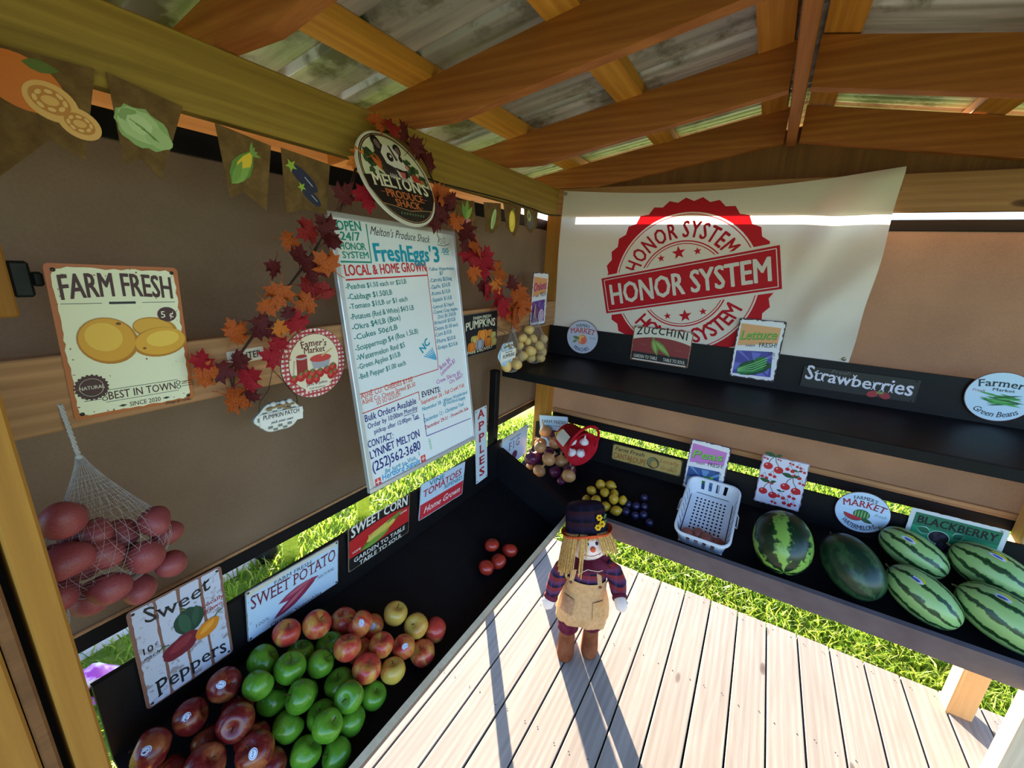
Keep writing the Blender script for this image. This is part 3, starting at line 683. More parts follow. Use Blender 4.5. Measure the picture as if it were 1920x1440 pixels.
a.text('HOME', -.112, -.022, .009, WH, .036, .006); a.text('GROWN', .112, .02, .009, WH, .04, .006); a.text('GARDEN TO TABLE', 0, -.062, .018, WH, .25, .012); a.text('TABLE TO SOUL', .004, -.088, .018, WH, .21, .012); art('lettering', a, s)
a = Art(.0009); a.leaf(-.1, -.03, .1, .03, .022, (90, 122, 44), 2); a.ell(.0, .004, .07, .017, (196, 178, 76), 3, 9)
for k in range(14):
    for j in range(4): a.ell(-.058 + k * .009, -.006 + j * .0065 + k * .0014, .0034, .0026, (222, 206, 108), 4, 9, 8)
a.leaf(-.09, -.03, .04, -.012, .012, (116, 152, 60), 5); a.leaf(.02, .02, .11, .04, .006, (110, 142, 58), 5); art('corn_picture', a, s)

# --- vine tomatoes
c, w, h, le, ro = ((-1.076, 1.2989, 0.8984), 0.3032, 0.1744, -0.0524, -0.0509)
s = sign('tin_sign', 'blue over red VINE RIPENED TOMATOES Home Grown tin sign below the whiteboard', 'L', c, ragged(w, h, .0014, 60, 9, .008), weather('grey_tin_2', (150, 150, 150), (110, 80, 60)), le, ro, group='vintage produce signs')
a = Art(); a.poly(ragged(w - .004, h - .004, .0008, 60, 8, .006), PB, 0); a.rect(-w / 2 + .004, -h / 2 + .004, w / 2 - .004, -.012, (196, 48, 60), 1); specks(a, w, h, (150, 140, 140), 30, 3, 2); art('painted_face', a, s)
a = Art(); a.text('VINE', -.05, .058, .022, (40, 110, 130), .1, .012); a.text('TOMATOES', -.004, .022, .033, (170, 44, 58), .26, .016, rise=lambda u: (.006 * u, 1)); a.text('RIPENED', .07, .0, .02, (40, 110, 130), .13, .01); a.text('Home Grown', 0, -.062, .03, (236, 226, 226), .25, .006, .35); art('lettering', a, s)

# --- apples column sign
c, w, h, le, ro = ((-1.078, 1.5924, 1.0076), 0.0989, 0.3904, 0.0349, 0.027)
s = sign('narrow_tin_sign', 'tall narrow white APPLES sign with red letters beside the whiteboard', 'L', c, rrect(w, h, .004), weather('white_rusty_tin', (204, 214, 224), (156, 108, 76), .66, 24), le, ro, holes=corner_holes(w, h, .01), group='vintage produce signs')
a = Art(); 
for i, ch in enumerate('APPLES'): a.text(ch, 0, .145 - i * .062, .042, (170, 40, 40), .05 if ch != 'L' else .04, .02, serif=.05)
art('lettering', a, s)

# --- onions sign
c, w, h, le, ro = ((-1.062, 2.0869, 1.7002), 0.1869, 0.2841, 0.0, -0.0282)
def blaze(name, label, side, c, w, h, le, ro, word, wc, band, ray1, ray2, pic, edge):
    s = sign(name, label, side, c, rrect(w, h, .006), weather(word + '_tin_edge', edge, (40, 34, 44)), le, ro, holes=corner_holes(w, h, .008), group='vintage produce signs')
    a = Art(); a.poly(ragged(w - .01, h - .01, .003, 90, 12, .006), (226, 222, 226), 0)
    a.poly([(-w / 2 + .012, .125 * h / .3), (w / 2 - .016, .118 * h / .3), (w / 2 - .018, .04), (-w / 2 + .012, .012)], band, 1)
    a.poly([(-w / 2 + .012, -.012), (w / 2 - .03, .0), (w / 2 - .018, -h / 2 + .022), (-w / 2 + .012, -h / 2 + .018)], ray1, 1)
    for k in range(14):
        t0 = R(180 + 20 + k * 24 - 20); cx, cy = .0, -.07; 
        q = [(cx, cy)] + [(max(-w / 2 + .013, min(w / 2 - .03, cx + .2 * math.cos(t0 + d))), max(-h / 2 + .023, min(-.012, cy + .2 * math.sin(t0 + d)))) for d in (0, .1, .2)]
        a.poly(q, ray2, 2)
    art('painted_face', a, s)
    a = Art(); a.text(word, -.006, .05, .042, wc[1], .15, .03, .25, rot=7, L=3); a.text(word, -.007, .0515, .042, wc[0], .15, .012, .25, rot=7, L=4)
    a.text('FARM', -.03, .012, .011, INK, .04, .008, rot=6); a.text('FRESH!', .042, .018, .021, INK, .075, .01, rot=5); a.text('100%', .062, -.02, .016, INK, .03, .006); a.text('FRESH', .062, -.034, .007, INK, .03, .01)
    for k in range(2): a.line([(-w / 2 + .016, -.128 - k * .006), (-.03, -.13 - k * .006)], .003, (226, 222, 226), 3)
    art('lettering', a, s); a = Art(.0012); pic(a); art('picture', a, s); return s
def onion_pic(a):
    a.ell(-.03, -.07, .04, .036, (92, 36, 74), 3); a.ell(-.034, -.066, .026, .026, (132, 64, 110), 4); a.line([(-.02, -.04), (-.008, -.012)], .006, (110, 70, 90), 5); a.ell(.03, -.09, .034, .036, (206, 186, 206), 5); a.ring(.03, -.09, .012, .015, (128, 60, 112), 6, 20); a.ring(.03, -.09, .024, .027, (150, 90, 134), 6, 24)
def lettuce_pic(a):
    a.blob(.0, -.085, .07, .036, (14, 70, 38), 3, 18, .08, 26, 2); a.blob(-.012, -.09, .06, .024, (30, 118, 58), 4, 20, .08, 26, 4); a.leaf(-.066, -.108, .05, -.05, .02, (22, 92, 48), 5)
    for k in range(4): a.line([(-.064, -.112 + k * .004), (.0, -.1 + k * .012), (.05, -.066 + k * .012)], .0035, (130, 200, 120), 6)
    a.blob(.022, -.05, .026, .02, (26, 110, 54), 5, 30, .12, 18, 6)
def peas_pic(a):
    a.leaf(-.06, -.1, .05, -.04, .02, (60, 130, 60), 3)
    for k in range(5): a.ell(-.036 + k * .018, -.088 + k * .01, .009, .009, (120, 180, 80), 4, 0, 12)
blaze('tin_sign', 'orange and purple Onions tin sign in the far corner of the left rail', 'L', c, w, h, le, ro, 'Onions', ((196, 62, 120), (96, 34, 84)), (222, 152, 96), (96, 54, 140), (122, 84, 164), onion_pic, (70, 52, 74))

# --- pumpkins sign
s = sign('tin_sign', 'black FARM FRESH PUMPKINS tin sign with orange pumpkins beside the whiteboard', 'L', (-1.0625, 1.535, 1.574), rrect(.27, .186, .005), weather('dark_tin_edge', (90, 84, 78), (150, 140, 130)), 0, R(1), holes=corner_holes(.27, .186, .008), group='vintage produce signs')
a = Art(); a.poly(ragged(.264, .18, .0012, 80, 14, .004), (30, 32, 38), 0); art('black_face', a, s)
a = Art(); a.text('FARM FRESH', .01, .066, .013, CREAM, .14, .008); a.text('PUMPKINS', .0, .022, .036, CREAM, .23, .012, rise=lambda u: (.006 * (1 - u * u), 1), serif=.03); a.text('FREE DELIVERY', 0, -.081, .014, CREAM, .2, .012); art('lettering', a, s)
a = Art(.0009)
def pumpkin(a, x, y, r, c1, c2, L):
    for k in (-2, 2, -1, 1, 0): a.ell(x + k * r * .32, y, r * (.62 - .06 * abs(k)), r * .8, c1 if k % 2 else c2, L + 2 - abs(k), 0, 18)
    a.line([(x, y + r * .7), (x + r * .2, y + r * 1.1)], r * .2, (96, 80, 44), L + 3)
for x, y, r, c1, c2, L in ((.012, -.012, .034, (206, 112, 36), (228, 142, 56), 1), (-.05, -.022, .022, (168, 140, 66), (196, 168, 92), 1), (.07, -.006, .02, (198, 108, 40), (214, 130, 60), 1), (.1, -.02, .02, (166, 150, 70), (186, 172, 96), 1), (-.07, -.052, .026, (190, 96, 30), (214, 124, 44), 4), (-.008, -.048, .028, (110, 112, 124), (160, 160, 170), 4), (.06, -.046, .026, (196, 100, 32), (220, 132, 48), 4), (.104, -.052, .022, (170, 152, 78), (190, 172, 96), 4)): pumpkin(a, x, y, r, c1, c2, L)
art('pumpkin_picture', a, s)

# --- jams and jellies round sign
s = sign('round_sign', 'round red gingham Jams and Jellies sign with strawberries on the left rail', 'L', (-1.0625, .716, 1.5815), circ(.1, 48), paint(92, 40, 44), 0, R(-1), group='round market signs', holes=[(0, .09)])
a = Art(); a.add([(x, y, .0006) for x, y in circ(.0985, 48)], [tuple(range(48))], a.m((228, 214, 206)))
for k in range(-8, 9):
    x = k * .0125; hh = math.sqrt(max(0, .098 ** 2 - x * x))
    if hh > .01: a.rect(x - .003, -hh, x + .003, hh, (200, 96, 96), 1); 
    if hh > .01: a.rect(-hh, x - .003, hh, x + .003, (176, 62, 66), 2)
a.ell(0, .002, .079, .083, (140, 60, 60), 3); a.ell(0, .002, .077, .081, (226, 210, 180), 4); art('gingham_face', a, s)
a = Art(); a.text("Famer's", 0, .05, .018, (92, 30, 34), .078, .014, arc=.16, L=5, serif=.05); a.text('Market', 0, .031, .017, (92, 30, 34), .066, .014, L=5, serif=.05); a.poly([(-.034, -.078), (.04, -.074), (.046, -.052), (-.038, -.052)], (230, 216, 196), 6); a.text('Jams & Jellies', .002, -.062, .0075, INK, .066, .01, L=7); a.text('Fresh Strawberry', .002, -.073, .005, (80, 60, 60), .05, .008, L=7); a.text('Homemade', -.062, -.004, .006, (92, 70, 60), .04, .0, rot=82, L=5); art('lettering', a, s)
a = Art(.0009, .0002)
a.rect(-.056, -.03, -.024, .018, (150, 44, 46), 5); a.ell(-.04, .021, .018, .006, (186, 180, 180), 6); a.ell(-.04, .025, .016, .005, (160, 50, 52), 7); a.poly([(-.014, .012), (.05, .012), (.042, -.016), (-.006, -.016)], (160, 158, 166), 6); a.ell(.018, .013, .034, .011, (196, 66, 62), 7); a.line([(.02, .018), (.056, .036)], .004, (200, 170, 110), 8)
for i, (x, y, r) in enumerate(((-.066, -.036, .011), (-.046, -.032, .013), (-.03, -.026, .012), (-.01, -.03, .014), (.014, -.03, .013), (.036, -.026, .012), (.056, -.02, .013), (-.02, -.045, .013), (.0, -.046, .012), (.048, -.042, .012), (.062, -.036, .01))):
    a.ell(x, y, r, r * 1.05, (176, 38, 40), 8 + i % 2 * 2, 0, 14); a.ell(x - r * .2, y + r * .2, r * .5, r * .5, (206, 70, 64), 9 + i % 2 * 2, 0, 10); a.star(x, y + r * .7, r * .6, (96, 122, 62), 12, 90, 6)
art('strawberry_picture', a, s)

# --- hanging pumpkin patch and blue pumpkins plaques
def pumpkin_outline(w, h):
    q = []
    for i in range(48):
        t = 2 * PI * i / 48; r = 1 + .05 * math.cos(6 * t); q.append((w / 2 * r * math.cos(t) * (1 + .06 * math.cos(2 * t)), h / 2 * r * math.sin(t) * .98))
    return q
def plaque(label, c, w, h, ro, col1, col2, lines, hook, ribbon, band, hz=0.0):
    s = sign('hanging_plaque', label, 'L', c, pumpkin_outline(w, h), paint(*col2), 0, ro, thick=.006, group='hanging pumpkin plaques')
    a = Art(); a.poly([(x * .97, y * .97) for x, y in pumpkin_outline(w, h)], col1, 0); art('face', a, s)
    a = Art(.0006, .0001); rg = random.Random(3)
    for k in range(-4, 5):
        x = k * w / 9.5; hh = h * .45 * math.sqrt(max(.05, 1 - (2 * x / w) ** 2))
        if band == 'check':
            for j in range(-3, 4):
                if (k + j) % 2 == 0 and abs(j * h / 7) < hh: a.rect(x - w / 20, max(-hh, j * h / 7 - h / 15), x + w / 20, min(hh, j * h / 7 + h / 15), col2, 1)
        else: a.rect(x - w / 40, -hh, x + w / 40 * rg.uniform(.3, 2), hh, col2, 1)
    art('painted_pattern', a, s)
    lb = MB().box(-w * .43, w * .5, -h * .24, h * .17, .001, .006); obj('label_board', lb, paint(228, 224, 216), s)
    a = Art(.0062); 
    for t, y, hh, ww, sh in lines: a.text(t, .02 * w, y, hh, INK, ww, .008, sh, jit=.3)
    art('lettering', a, s)
    mb = MB(); 
    for x in (-.15, .05, .2): mb.ball((x * w, h * .42 + abs(x) * .01, .006), (.008, .007, .006), 10, 6)
    obj('bow', mb, sm('bow_cloth', 196, 196, 190), s); mb = MB(); mb.tube([(-.3 * w, h * .3, .006), (0, h * .38, .01), (.3 * w, h * .33, .006)], .003, 6); mb.tube([(-.05 * w, h * .38, .008), (.1 * w, h * .26, .008), (.22 * w, h * .2, .007)], .003, 6); obj('twine_ribbon', mb, sm('twine', *ribbon), s)
    x0, y0 = hook
    mb = MB(); mb.tube([(-.42 * w, h * .2, -.002), (-.40 * w, h * .55, 0), (-.2 * w, h * .9, .0), (x0 * w, y0, hz), (.25 * w, h * .85, 0), (.40 * w, h * .52, 0), (.42 * w, h * .2, -.002)], .0011, 6); obj('wire_hanger', mb, metalmat('dark_wire', (60, 50, 44), .5), s)
    return s
plaque('black and white checked PUMPKIN PATCH plaque hanging by a wire below the gingham sign', (-1.058, .598, 1.458), .125, .085, R(-3), (222, 216, 202), (120, 126, 126), [('PUMPKIN PATCH', .0, .012, .1, 0), ('pick your own', -.015, .0075, .06, .3)], (-.1, .128), (150, 120, 80), 'check')
plaque('blue striped PUMPKINS plaque hanging in front of the netted yellow potatoes', (-.95, 1.587, 1.489), .126, .111, R(1), (128, 168, 200), (214, 224, 232), [('Farm Fresh', .008, .0075, .06, .25), ('PUMPKINS', -.014, .0165, .1, 0)], (-.05, .125), (150, 116, 84), 'stripe', -.112)
s = sign('small_wood_sign', 'small pale WINTER sign on the rail half hidden by maple leaves', 'L', (-1.0625, .535, 1.632), rrect(.085, .032, .003), paint(214, 206, 182), 0, R(2)); a = Art(); a.text('WINTER', 0, -.008, .016, INK, .07, .01); art('lettering', a, s)

# --- whiteboard
WBL, WBR = R(9.2), R(-.7)
s = thing('whiteboard', 'tall framed whiteboard price list in coloured marker leaning on the left wall', 'whiteboard', mw=frame('L', (-1.034, 1.095, 1.572), WBL, WBR))
W_, H_ = .57, .855; obj('panel', MB().box(-W_ / 2 + .004, W_ / 2 - .004, -H_ / 2 + .004, H_ / 2 - .004, -.010, 0), M['wboard'], s)
for nm, b in (('frame_rail', (-W_ / 2, W_ / 2, H_ / 2 - .016, H_ / 2)), ('frame_rail', (-W_ / 2, W_ / 2, -H_ / 2, -H_ / 2 + .016)), ('frame_rail', (-W_ / 2, -W_ / 2 + .016, -H_ / 2 + .0161, H_ / 2 - .0161)), ('frame_rail', (W_ / 2 - .016, W_ / 2, -H_ / 2 + .0161, H_ / 2 - .0161))):
    obj(nm, MB().cbox(b[0], b[1], b[2], b[3], -.012, .006, .002), M['alu'], s)
def wl(a, t, p, q, c, bold=.006, jit=.7, shear=0.0, L=1):
    a.text(t, p[0], p[1], p[2], c, math.hypot(q[0] - p[0], q[1] - p[1]), bold, shear, math.degrees(math.atan2(q[1] - p[1], q[0] - p[0])), 'l', jit=jit, L=L, seed=len(t))
def pairs(v): return [v[i:i + 2] for i in range(0, len(v), 2)]
a = Art(.0003)
for t, p, q, c, b in (('OPEN', (-0.2594, 0.3774, 0.0273), (-0.1684, 0.384), TEAL, .02), ('24/7', (-0.2509, 0.3505, 0.0238), (-0.1788, 0.3546), TEAL, .02), ('HONOR', (-0.2589, 0.3239, 0.0199), (-0.1634, 0.3278), TEAL, .02), ('SYSTEM', (-0.2534, 0.2995, 0.0185), (-0.1549, 0.3035), TEAL, .02)): wl(a, t, p, q, c, b)
a.line([(-0.1492, 0.4063), (-0.1489, 0.2929)], .004, TEAL); a.line([(-0.2621, 0.2893), (-0.1475, 0.2917)], .005, TEAL); art('opening_hours', a, s)
a = Art(.0003); wl(a, "Melton's Produce Shack", (-0.1407, 0.3764, 0.0255), (0.1331, 0.3722), INK, .0, .2, .35)
wl(a, "FreshEggs'", (-0.1351, 0.2955, 0.0521), (0.1363, 0.3071), CYAN, .03, .5); wl(a, '3', (0.1433, 0.305, 0.0538), (0.1852, 0.3068), CYAN, .03, 0); wl(a, '.00', (0.1932, 0.3399, 0.018), (0.2396, 0.3426), CYAN, .02, 0); a.line([(0.2057, 0.3357), (0.2403, 0.3377)], .003, CYAN)
for p in ((0.1983, 0.383), (0.2184, 0.3871)): a.ring(p[0], p[1], .006, .0072, INK, 1, 14, 1.5)
a.line([(0.1768, 0.3693), (0.211, 0.367), (0.247, 0.377)], .002, INK)
wl(a, 'LOCAL & HOME GROWN', (-0.2545, 0.2478, 0.0304), (0.1014, 0.2718), REDM, .025, .5); a.line([(-0.2546, 0.2371), (0.103, 0.2567)], .005, REDM); art('headings', a, s)
a = Art(.0003)
for t, p, q in (('-Peaches $1.50 each or $2/LB', (-0.2592, 0.2092, 0.0155), (-0.0086, 0.2272)), ('-Cabbage $1.50/LB', (-0.2577, 0.1784, 0.0166), (-0.0785, 0.1909)), ('-Tomato $1/LB or $1 each', (-0.2572, 0.151, 0.0158), (-0.0115, 0.1683)), ('-Potatoes (Red & White) $4/3 LB', (-0.2584, 0.1198, 0.0167), (0.0119, 0.1373)), ('-Okra $4/LB (Box)', (-0.2586, 0.0883, 0.0168), (-0.0553, 0.1073)), ('-Cukes 50¢/LB', (-0.2571, 0.0591, 0.0159), (-0.0751, 0.0764)), ('-Scuppernogs $4 (Box 1.5LB)', (-0.2576, 0.0251, 0.017), (0.021, 0.0549)), ('-Watermelon Red $5', (-0.2585, -0.0053, 0.0171), (-0.0514, 0.0138)), ('-Green Apples $1/LB', (-0.2592, -0.0312, 0.0162), (-0.0784, -0.0153)), ('-Bell Pepper $1.00 each', (-0.2607, -0.0619, 0.0163), (-0.0585, -0.0475))):
    wl(a, t, p, q, (14, 122, 118), .012)
art('price_list', a, s)
a = Art(.0003)
for t, p, q in (('-Yellow Watermelon', (0.1102, 0.2717, 0.0124), (0.2599, 0.2801)), ('$7', (0.1704, 0.2594, 0.0129), (0.1933, 0.261)), ('-Carrots $2/bag', (0.1098, 0.2306, 0.0136), (0.2417, 0.2416)), ('-Garlic $3/LB', (0.1106, 0.2059, 0.0137), (0.2281, 0.2177)), ('-Roma $1/LB', (0.1099, 0.1823, 0.0137), (0.2238, 0.1927)), ('-Squash $1/LB', (0.1094, 0.1596, 0.0138), (0.2291, 0.1674)), ('-Lemon $1/each', (0.1094, 0.1346, 0.0138), (0.2396, 0.1427)), ('-Cosmic Crisp Apples', (0.1086, 0.1152, 0.0126), (0.2592, 0.1234)), ('(2ct) $1.50/LB', (0.1318, 0.0975, 0.0128), (0.2438, 0.1033)), ('-Broccoli $3/LB', (0.1034, 0.0753, 0.0138), (0.2374, 0.0828)), ('-Onions $1.00 each', (0.1029, 0.0521, 0.0139), (0.2506, 0.0607)), ('-Corn $1/LB', (0.1043, 0.0299, 0.0139), (0.2049, 0.0363)), ('-Plums $2/LB', (0.1053, 0.0052, 0.014), (0.2273, 0.0118)), ('-Snaps $2/LB', (0.1065, -0.0185, 0.014), (0.236, -0.0143))):
    wl(a, t, p, q, (26, 132, 168), .012)
wl(a, 'NC', (0.0278, -0.0217, 0.0259), (0.0754, 0.0122), CYAN, .03, 0)
for k in range(6):
    u, v = ((0.0344, -0.0312), (0.0808, -0.0058)), ((0.0986, -0.0541), (0.0994, -0.0495)); t = k / 5
    a.line([(u[0][0] + (u[1][0] - u[0][0]) * t, u[0][1] + (u[1][1] - u[0][1]) * t), (v[0][0] + (v[1][0] - v[0][0]) * t, v[0][1] + (v[1][1] - v[0][1]) * t)], .0045, (90, 170, 210))
art('second_price_list', a, s)
a = Art(.0003); a.line([(0.1026, 0.2869), (0.1054, -0.0564), (0.1011, -0.0915)], .003, REDM); a.line([(0.1011, -0.0915), (-0.2664, -0.1066)], .003, REDM); a.line([(-0.2713, -0.1463), (-0.2663, -0.1675), (-0.0154, -0.1536), (-0.0153, -0.1853)], .003, (196, 60, 40))
for t, p, q, c, b in (('Boba $4', (0.1134, -0.0985, 0.0179), (0.1789, -0.0714), PURP, .006), ('Lemonade $3', (0.1162, -0.1196, 0.0167), (0.2088, -0.0798), PURP, .006), ('Crew Shirts $5', (0.0829, -0.1457, 0.0153), (0.2342, -0.1339), PURP, .006), ('On Sale!!', (0.1588, -0.1613, 0.0148), (0.2486, -0.1469), PURP, .006),
    ('ASHE CO. CHEESES $7.00', (-0.2634, -0.1221, 0.0174), (-0.0376, -0.1099), ORG, .008), ('ASHE Co. Cheese Spread $5.50', (-0.2615, -0.1413, 0.0154), (-0.0271, -0.1301), ORG, .008), ('SO SO GOOD!!', (-0.208, -0.1557, 0.014), (-0.1007, -0.1495), ORG, .008),
    ('Bulk Orders Available', (-0.2625, -0.1962, 0.0225), (-0.0325, -0.1926), NAVY, .012), ('Order by 10:00am Monday', (-0.2549, -0.2218, 0.0168), (-0.0316, -0.2147), NAVY, .01), ('pickup after 12:00pm Tue', (-0.234, -0.2437, 0.015), (-0.0313, -0.2449), NAVY, .01),
    ('EVENTS:', (-0.0034, -0.1777, 0.0204), (0.1025, -0.1778), (40, 30, 70), .016), ("September 26 - Fall Crawl Y'all", (-0.0095, -0.203, 0.0147), (0.2477, -0.19), ORG, .012), ('November 28 - Winter Wonderland', (-0.0081, -0.2278, 0.0136), (0.2637, -0.2219), CYAN, .014), ('@ Hertford Supply', (0.1055, -0.2359, 0.0133), (0.2476, -0.2415), CYAN, .014), ('December 12 - Christmas Trail', (-0.0073, -0.2705, 0.0149), (0.2319, -0.2656), CYAN, .014), ('December 29-31 - Fireworks Sale', (-0.0063, -0.2981, 0.0138), (0.261, -0.2904), (190, 40, 60), .012),
    ('CONTACT:', (-0.2656, -0.2809, 0.0227), (-0.1578, -0.2828), NAVY, .014), ('LYNNET MELTON', (-0.2633, -0.3191, 0.0268), (-0.0355, -0.3151), NAVY, .014), ('(252)562-3680', (-0.2617, -0.3628, 0.0321), (-0.0395, -0.3612), NAVY, .014), ('Be sure to Visit', (-0.2142, -0.3872, 0.0156), (-0.0703, -0.3905), CYAN, .012), ('Hertford Supply', (-0.2293, -0.405, 0.0205), (-0.0514, -0.4106), (30, 150, 200), .02)):
    wl(a, t, p, q, c, b)
a.line([(-0.1003, -0.2214), (-0.0343, -0.2209)], .002, NAVY); a.line([(-0.0554, -0.2469), (-0.0277, -0.2471)], .003, NAVY); a.line([(-0.0025, -0.3244), (0.2828, -0.3317)], .003, (90, 60, 150)); a.line([(-0.0048, -0.2375), (-0.0025, -0.3244)], .0025, NAVY); a.line([(-0.0519, -0.3675), (-0.0513, -0.3826)], .003, CYAN)
for p in ((-0.2464, -0.4017), (-0.0339, -0.3997)): a.rect(p[0] - .012, p[1] - .012, p[0] + .012, p[1] + .012, (216, 70, 66), 1); a.rect(p[0] - .009, p[1] - .002, p[0] + .009, p[1] + .001, (236, 226, 226), 2); a.rect(p[0] - .002, p[1] - .009, p[0] + .001, p[1] + .009, (236, 226, 226), 2)
for k in range(4): a.ring((0.0095, -0.3434)[0] + k * .001, (0.0095, -0.3434)[1] - k * .011, .004, .0056, (90, 190, 120), 1, 12)
art('notices', a, s)

# --- shop logo disc
LOGO = paint(226, 220, 196)
s = sign('logo_sign', "round MELTON'S PRODUCE SHACK sign with an opossum above the whiteboard", 'L', (-.976, .970, 2.098), circ(.141, 56), paint(206, 200, 184), R(26), 0, thick=.006)
a = Art(); a.poly(circ(.139, 56), (222, 216, 200), 0); a.poly(circ(.134, 56), (32, 28, 28), 1); a.poly(circ(.131, 56), (196, 150, 100), 2); a.poly(circ(.129, 56), (32, 28, 28), 3); a.poly(circ(.126, 56), (214, 212, 176), 4)
band = [(-.134, -.012), (-.06, .002), (.06, .002), (.134, -.012), (.128, -.045), (.10, -.085), (.06, -.088), (0, -.096), (-.06, -.088), (-.10, -.085), (-.128, -.045)]
low = [(x, y) for x, y in circ(.126, 56) if y < -.06]; a.poly([(.126 * math.cos(R(t)), .126 * math.sin(R(t))) for t in range(205, 336, 5)], (46, 42, 38), 5); a.poly([(x * 1.02, y * 1.02) for x, y in band], (186, 140, 92), 6); a.poly(band, (30, 24, 24), 7); art('round_face', a, s)
a = Art(.003); a.text("MELTON'S", 0, -.037, .036, (230, 222, 190), .218, .026, serif=.05, rise=lambda u: (.004 * (1 - u * u), 1)); a.text('PRODUCE', 0, -.063, .022, (196, 108, 56), .15, .026, serif=.04); a.text('SHACK', 0, -.088, .021, (196, 108, 56), .10, .026, serif=.04); a.text('TM', .055, -.085, .006, (150, 100, 70), .01); 
for sx in (-1, 1): a.line([(sx * .078, -.052), (sx * .092, -.052)], .0015, (196, 108, 56)); 
for k in range(-4, 5): a.leaf(k * .011, -.112, k * .011 + .008, -.104, .003, (96, 110, 70), 2)
art('lettering', a, s)
a = Art(.0022, .00015)
for i in range(26):
    rg = random.Random(i); x = rg.uniform(-.108, -.062); y = rg.uniform(.004, .07); a.blob(x, y - abs(x + .085) * .6, .011, .011, rg.choice(((46, 66, 38), (34, 52, 30), (60, 80, 46))), 1 + i % 3, 0, .3, 9, i)
for i in range(30):
    rg = random.Random(i + 50); x = rg.uniform(.035, .112); y = rg.uniform(.004, .07 - abs(x - .06) * .8); a.blob(x, y, .011, .010, rg.choice(((52, 74, 38), (36, 54, 30), (70, 92, 50))), 1 + i % 3, 0, .3, 9, i)
a.leaf(-.085, .052, -.035, .002, .009, (206, 104, 44), 5); a.leaf(-.068, .06, -.022, .006, .009, (190, 88, 36), 6); a.ell(.074, .014, .016, .015, (178, 56, 40), 6); a.star(.074, .027, .008, (70, 96, 48), 7); a.ell(.1, .006, .01, .009, (190, 100, 50), 6)
a.blob(-.012, .02, .042, .03, (58, 52, 50), 7, 0, .1, 24, 3); a.blob(-.03, .062, .03, .045, (44, 40, 40), 7, 20, .1, 24, 4)
a.ell(-.045, .098, .017, .022, (30, 26, 28), 8, 20); a.ell(-.043, .094, .010, .014, (120, 96, 96), 9, 20); a.ell(.032, .093, .015, .020, (30, 26, 28), 8, -20); a.ell(.032, .09, .009, .013, (120, 96, 96), 9, -20)
a.poly([(-.04, .07), (-.02, .1), (.012, .1), (.034, .074), (.05, .045), (.05, .03), (.03, .026), (.0, .032), (-.03, .04)], (222, 216, 204), 10); a.poly([(-.004, .1), (.004, .1), (.022, .06), (.012, .056)], (70, 64, 62), 11)
a.ell(-.008, .063, .012, .014, (40, 34, 34), 11, -20); a.ell(.034, .066, .007, .01, (40, 34, 34), 11); a.ell(-.005, .066, .004, .004, (230, 226, 220), 12); a.ell(.05, .044, .008, .007, (206, 130, 120), 12)
a.poly([(.0, .034), (.03, .03), (.048, .034), (.04, .01), (.02, -.004), (.006, .012)], (44, 30, 32), 12); a.poly([(.01, .022), (.034, .024), (.026, .002), (.016, .004)], (200, 96, 84), 13); a.poly([(.0, .028), (.014, .02), (.018, -.002), (.004, .008)], (206, 200, 190), 12)
for k in range(4): a.leaf(-.03 + k * .007, .012, -.034 + k * .009, -.006, .003, (180, 170, 164), 14); a.leaf(.014 + k * .007, .008, .012 + k * .009, -.008, .003, (180, 170, 164), 14)
art('opossum_picture', a, s)

# --- fig and second farm fresh sign in the corner
s = sign('tin_sign', 'pale blue FIG tin sign in the corner beside the onions', 'L', (-1.079, 1.935, .872), rrect(.29, .19, .006), weather('grey_tin_3', (150, 150, 150), (110, 100, 90)), 0, 0, group='vintage produce signs')
a = Art(); a.poly(ragged(.284, .184, .0008, 60, 25, .006), PB, 0); a.rect(-.14, .074, .14, .088, (206, 200, 182), 1); art('blue_face', a, s); a = Art(); a.text('FARM FRESH', 0, .056, .012, (70, 60, 66), .12, .004, serif=.1); a.text('FIG', .0, -.0, .044, MAR, .14, .0, serif=.1, track=.25); a.ell(0, -.05, .03, .028, (90, 50, 80), 2); art('lettering', a, s)
s = sign('tin_sign', 'pale blue FARM FRESH tin sign half hidden by the onions and red bucket', 'B', (-.992, 2.279, .874), rrect(.2, .21, .006), weather('grey_tin_4', (150, 150, 150), (110, 100, 90)), 0, R(9), group='vintage produce signs')
a = Art(); a.poly(ragged(.194, .204, .0008, 60, 26, .006), PB, 0); art('blue_face', a, s); a = Art(); a.text('FARM FRESH', 0, .055, .02, (60, 52, 66), .165, .004, serif=.1); a.text('LOCALLY GROWN', 0, .035, .008, (60, 52, 66), .11, .004); a.ell(0, -.035, .055, .045, (96, 44, 76), 2); art('lettering', a, s)

# ------------------------------------------------------------------ signs and banner on the back wall
YB = 2.279
c, w, h, le, ro = ((-0.4177, 2.279, 0.8511), 0.3884, 0.0991, 0.0349, 0.013)
s = sign('long_tin_sign', 'long mustard Farm Fresh CANTALOUPE sign on the back bench backboard', 'B', c, rrect(w, h, .006), weather('dark_olive_tin', (84, 74, 42), (60, 50, 34)), le, ro, group='vintage produce signs', holes=corner_holes(w, h, .007))
a = Art(); a.poly(ragged(w - .008, h - .008, .0006, 80, 31, .006), weather('mustard', (176, 148, 84), (150, 120, 66), .58, 20), 0); art('mustard_face', a, s)
a = Art(); a.text('Farm Fresh', -.095, .012, .024, (42, 38, 30), .17, .008, .3); a.text('CANTALOUPE', -.09, -.036, .034, (150, 84, 40), .19, .012); a.text('Locally', .125, .008, .02, (160, 92, 46), .1, .006, .3); a.text('Grown', .125, -.032, .02, (160, 92, 46), .09, .006, .3); art('lettering', a, s)
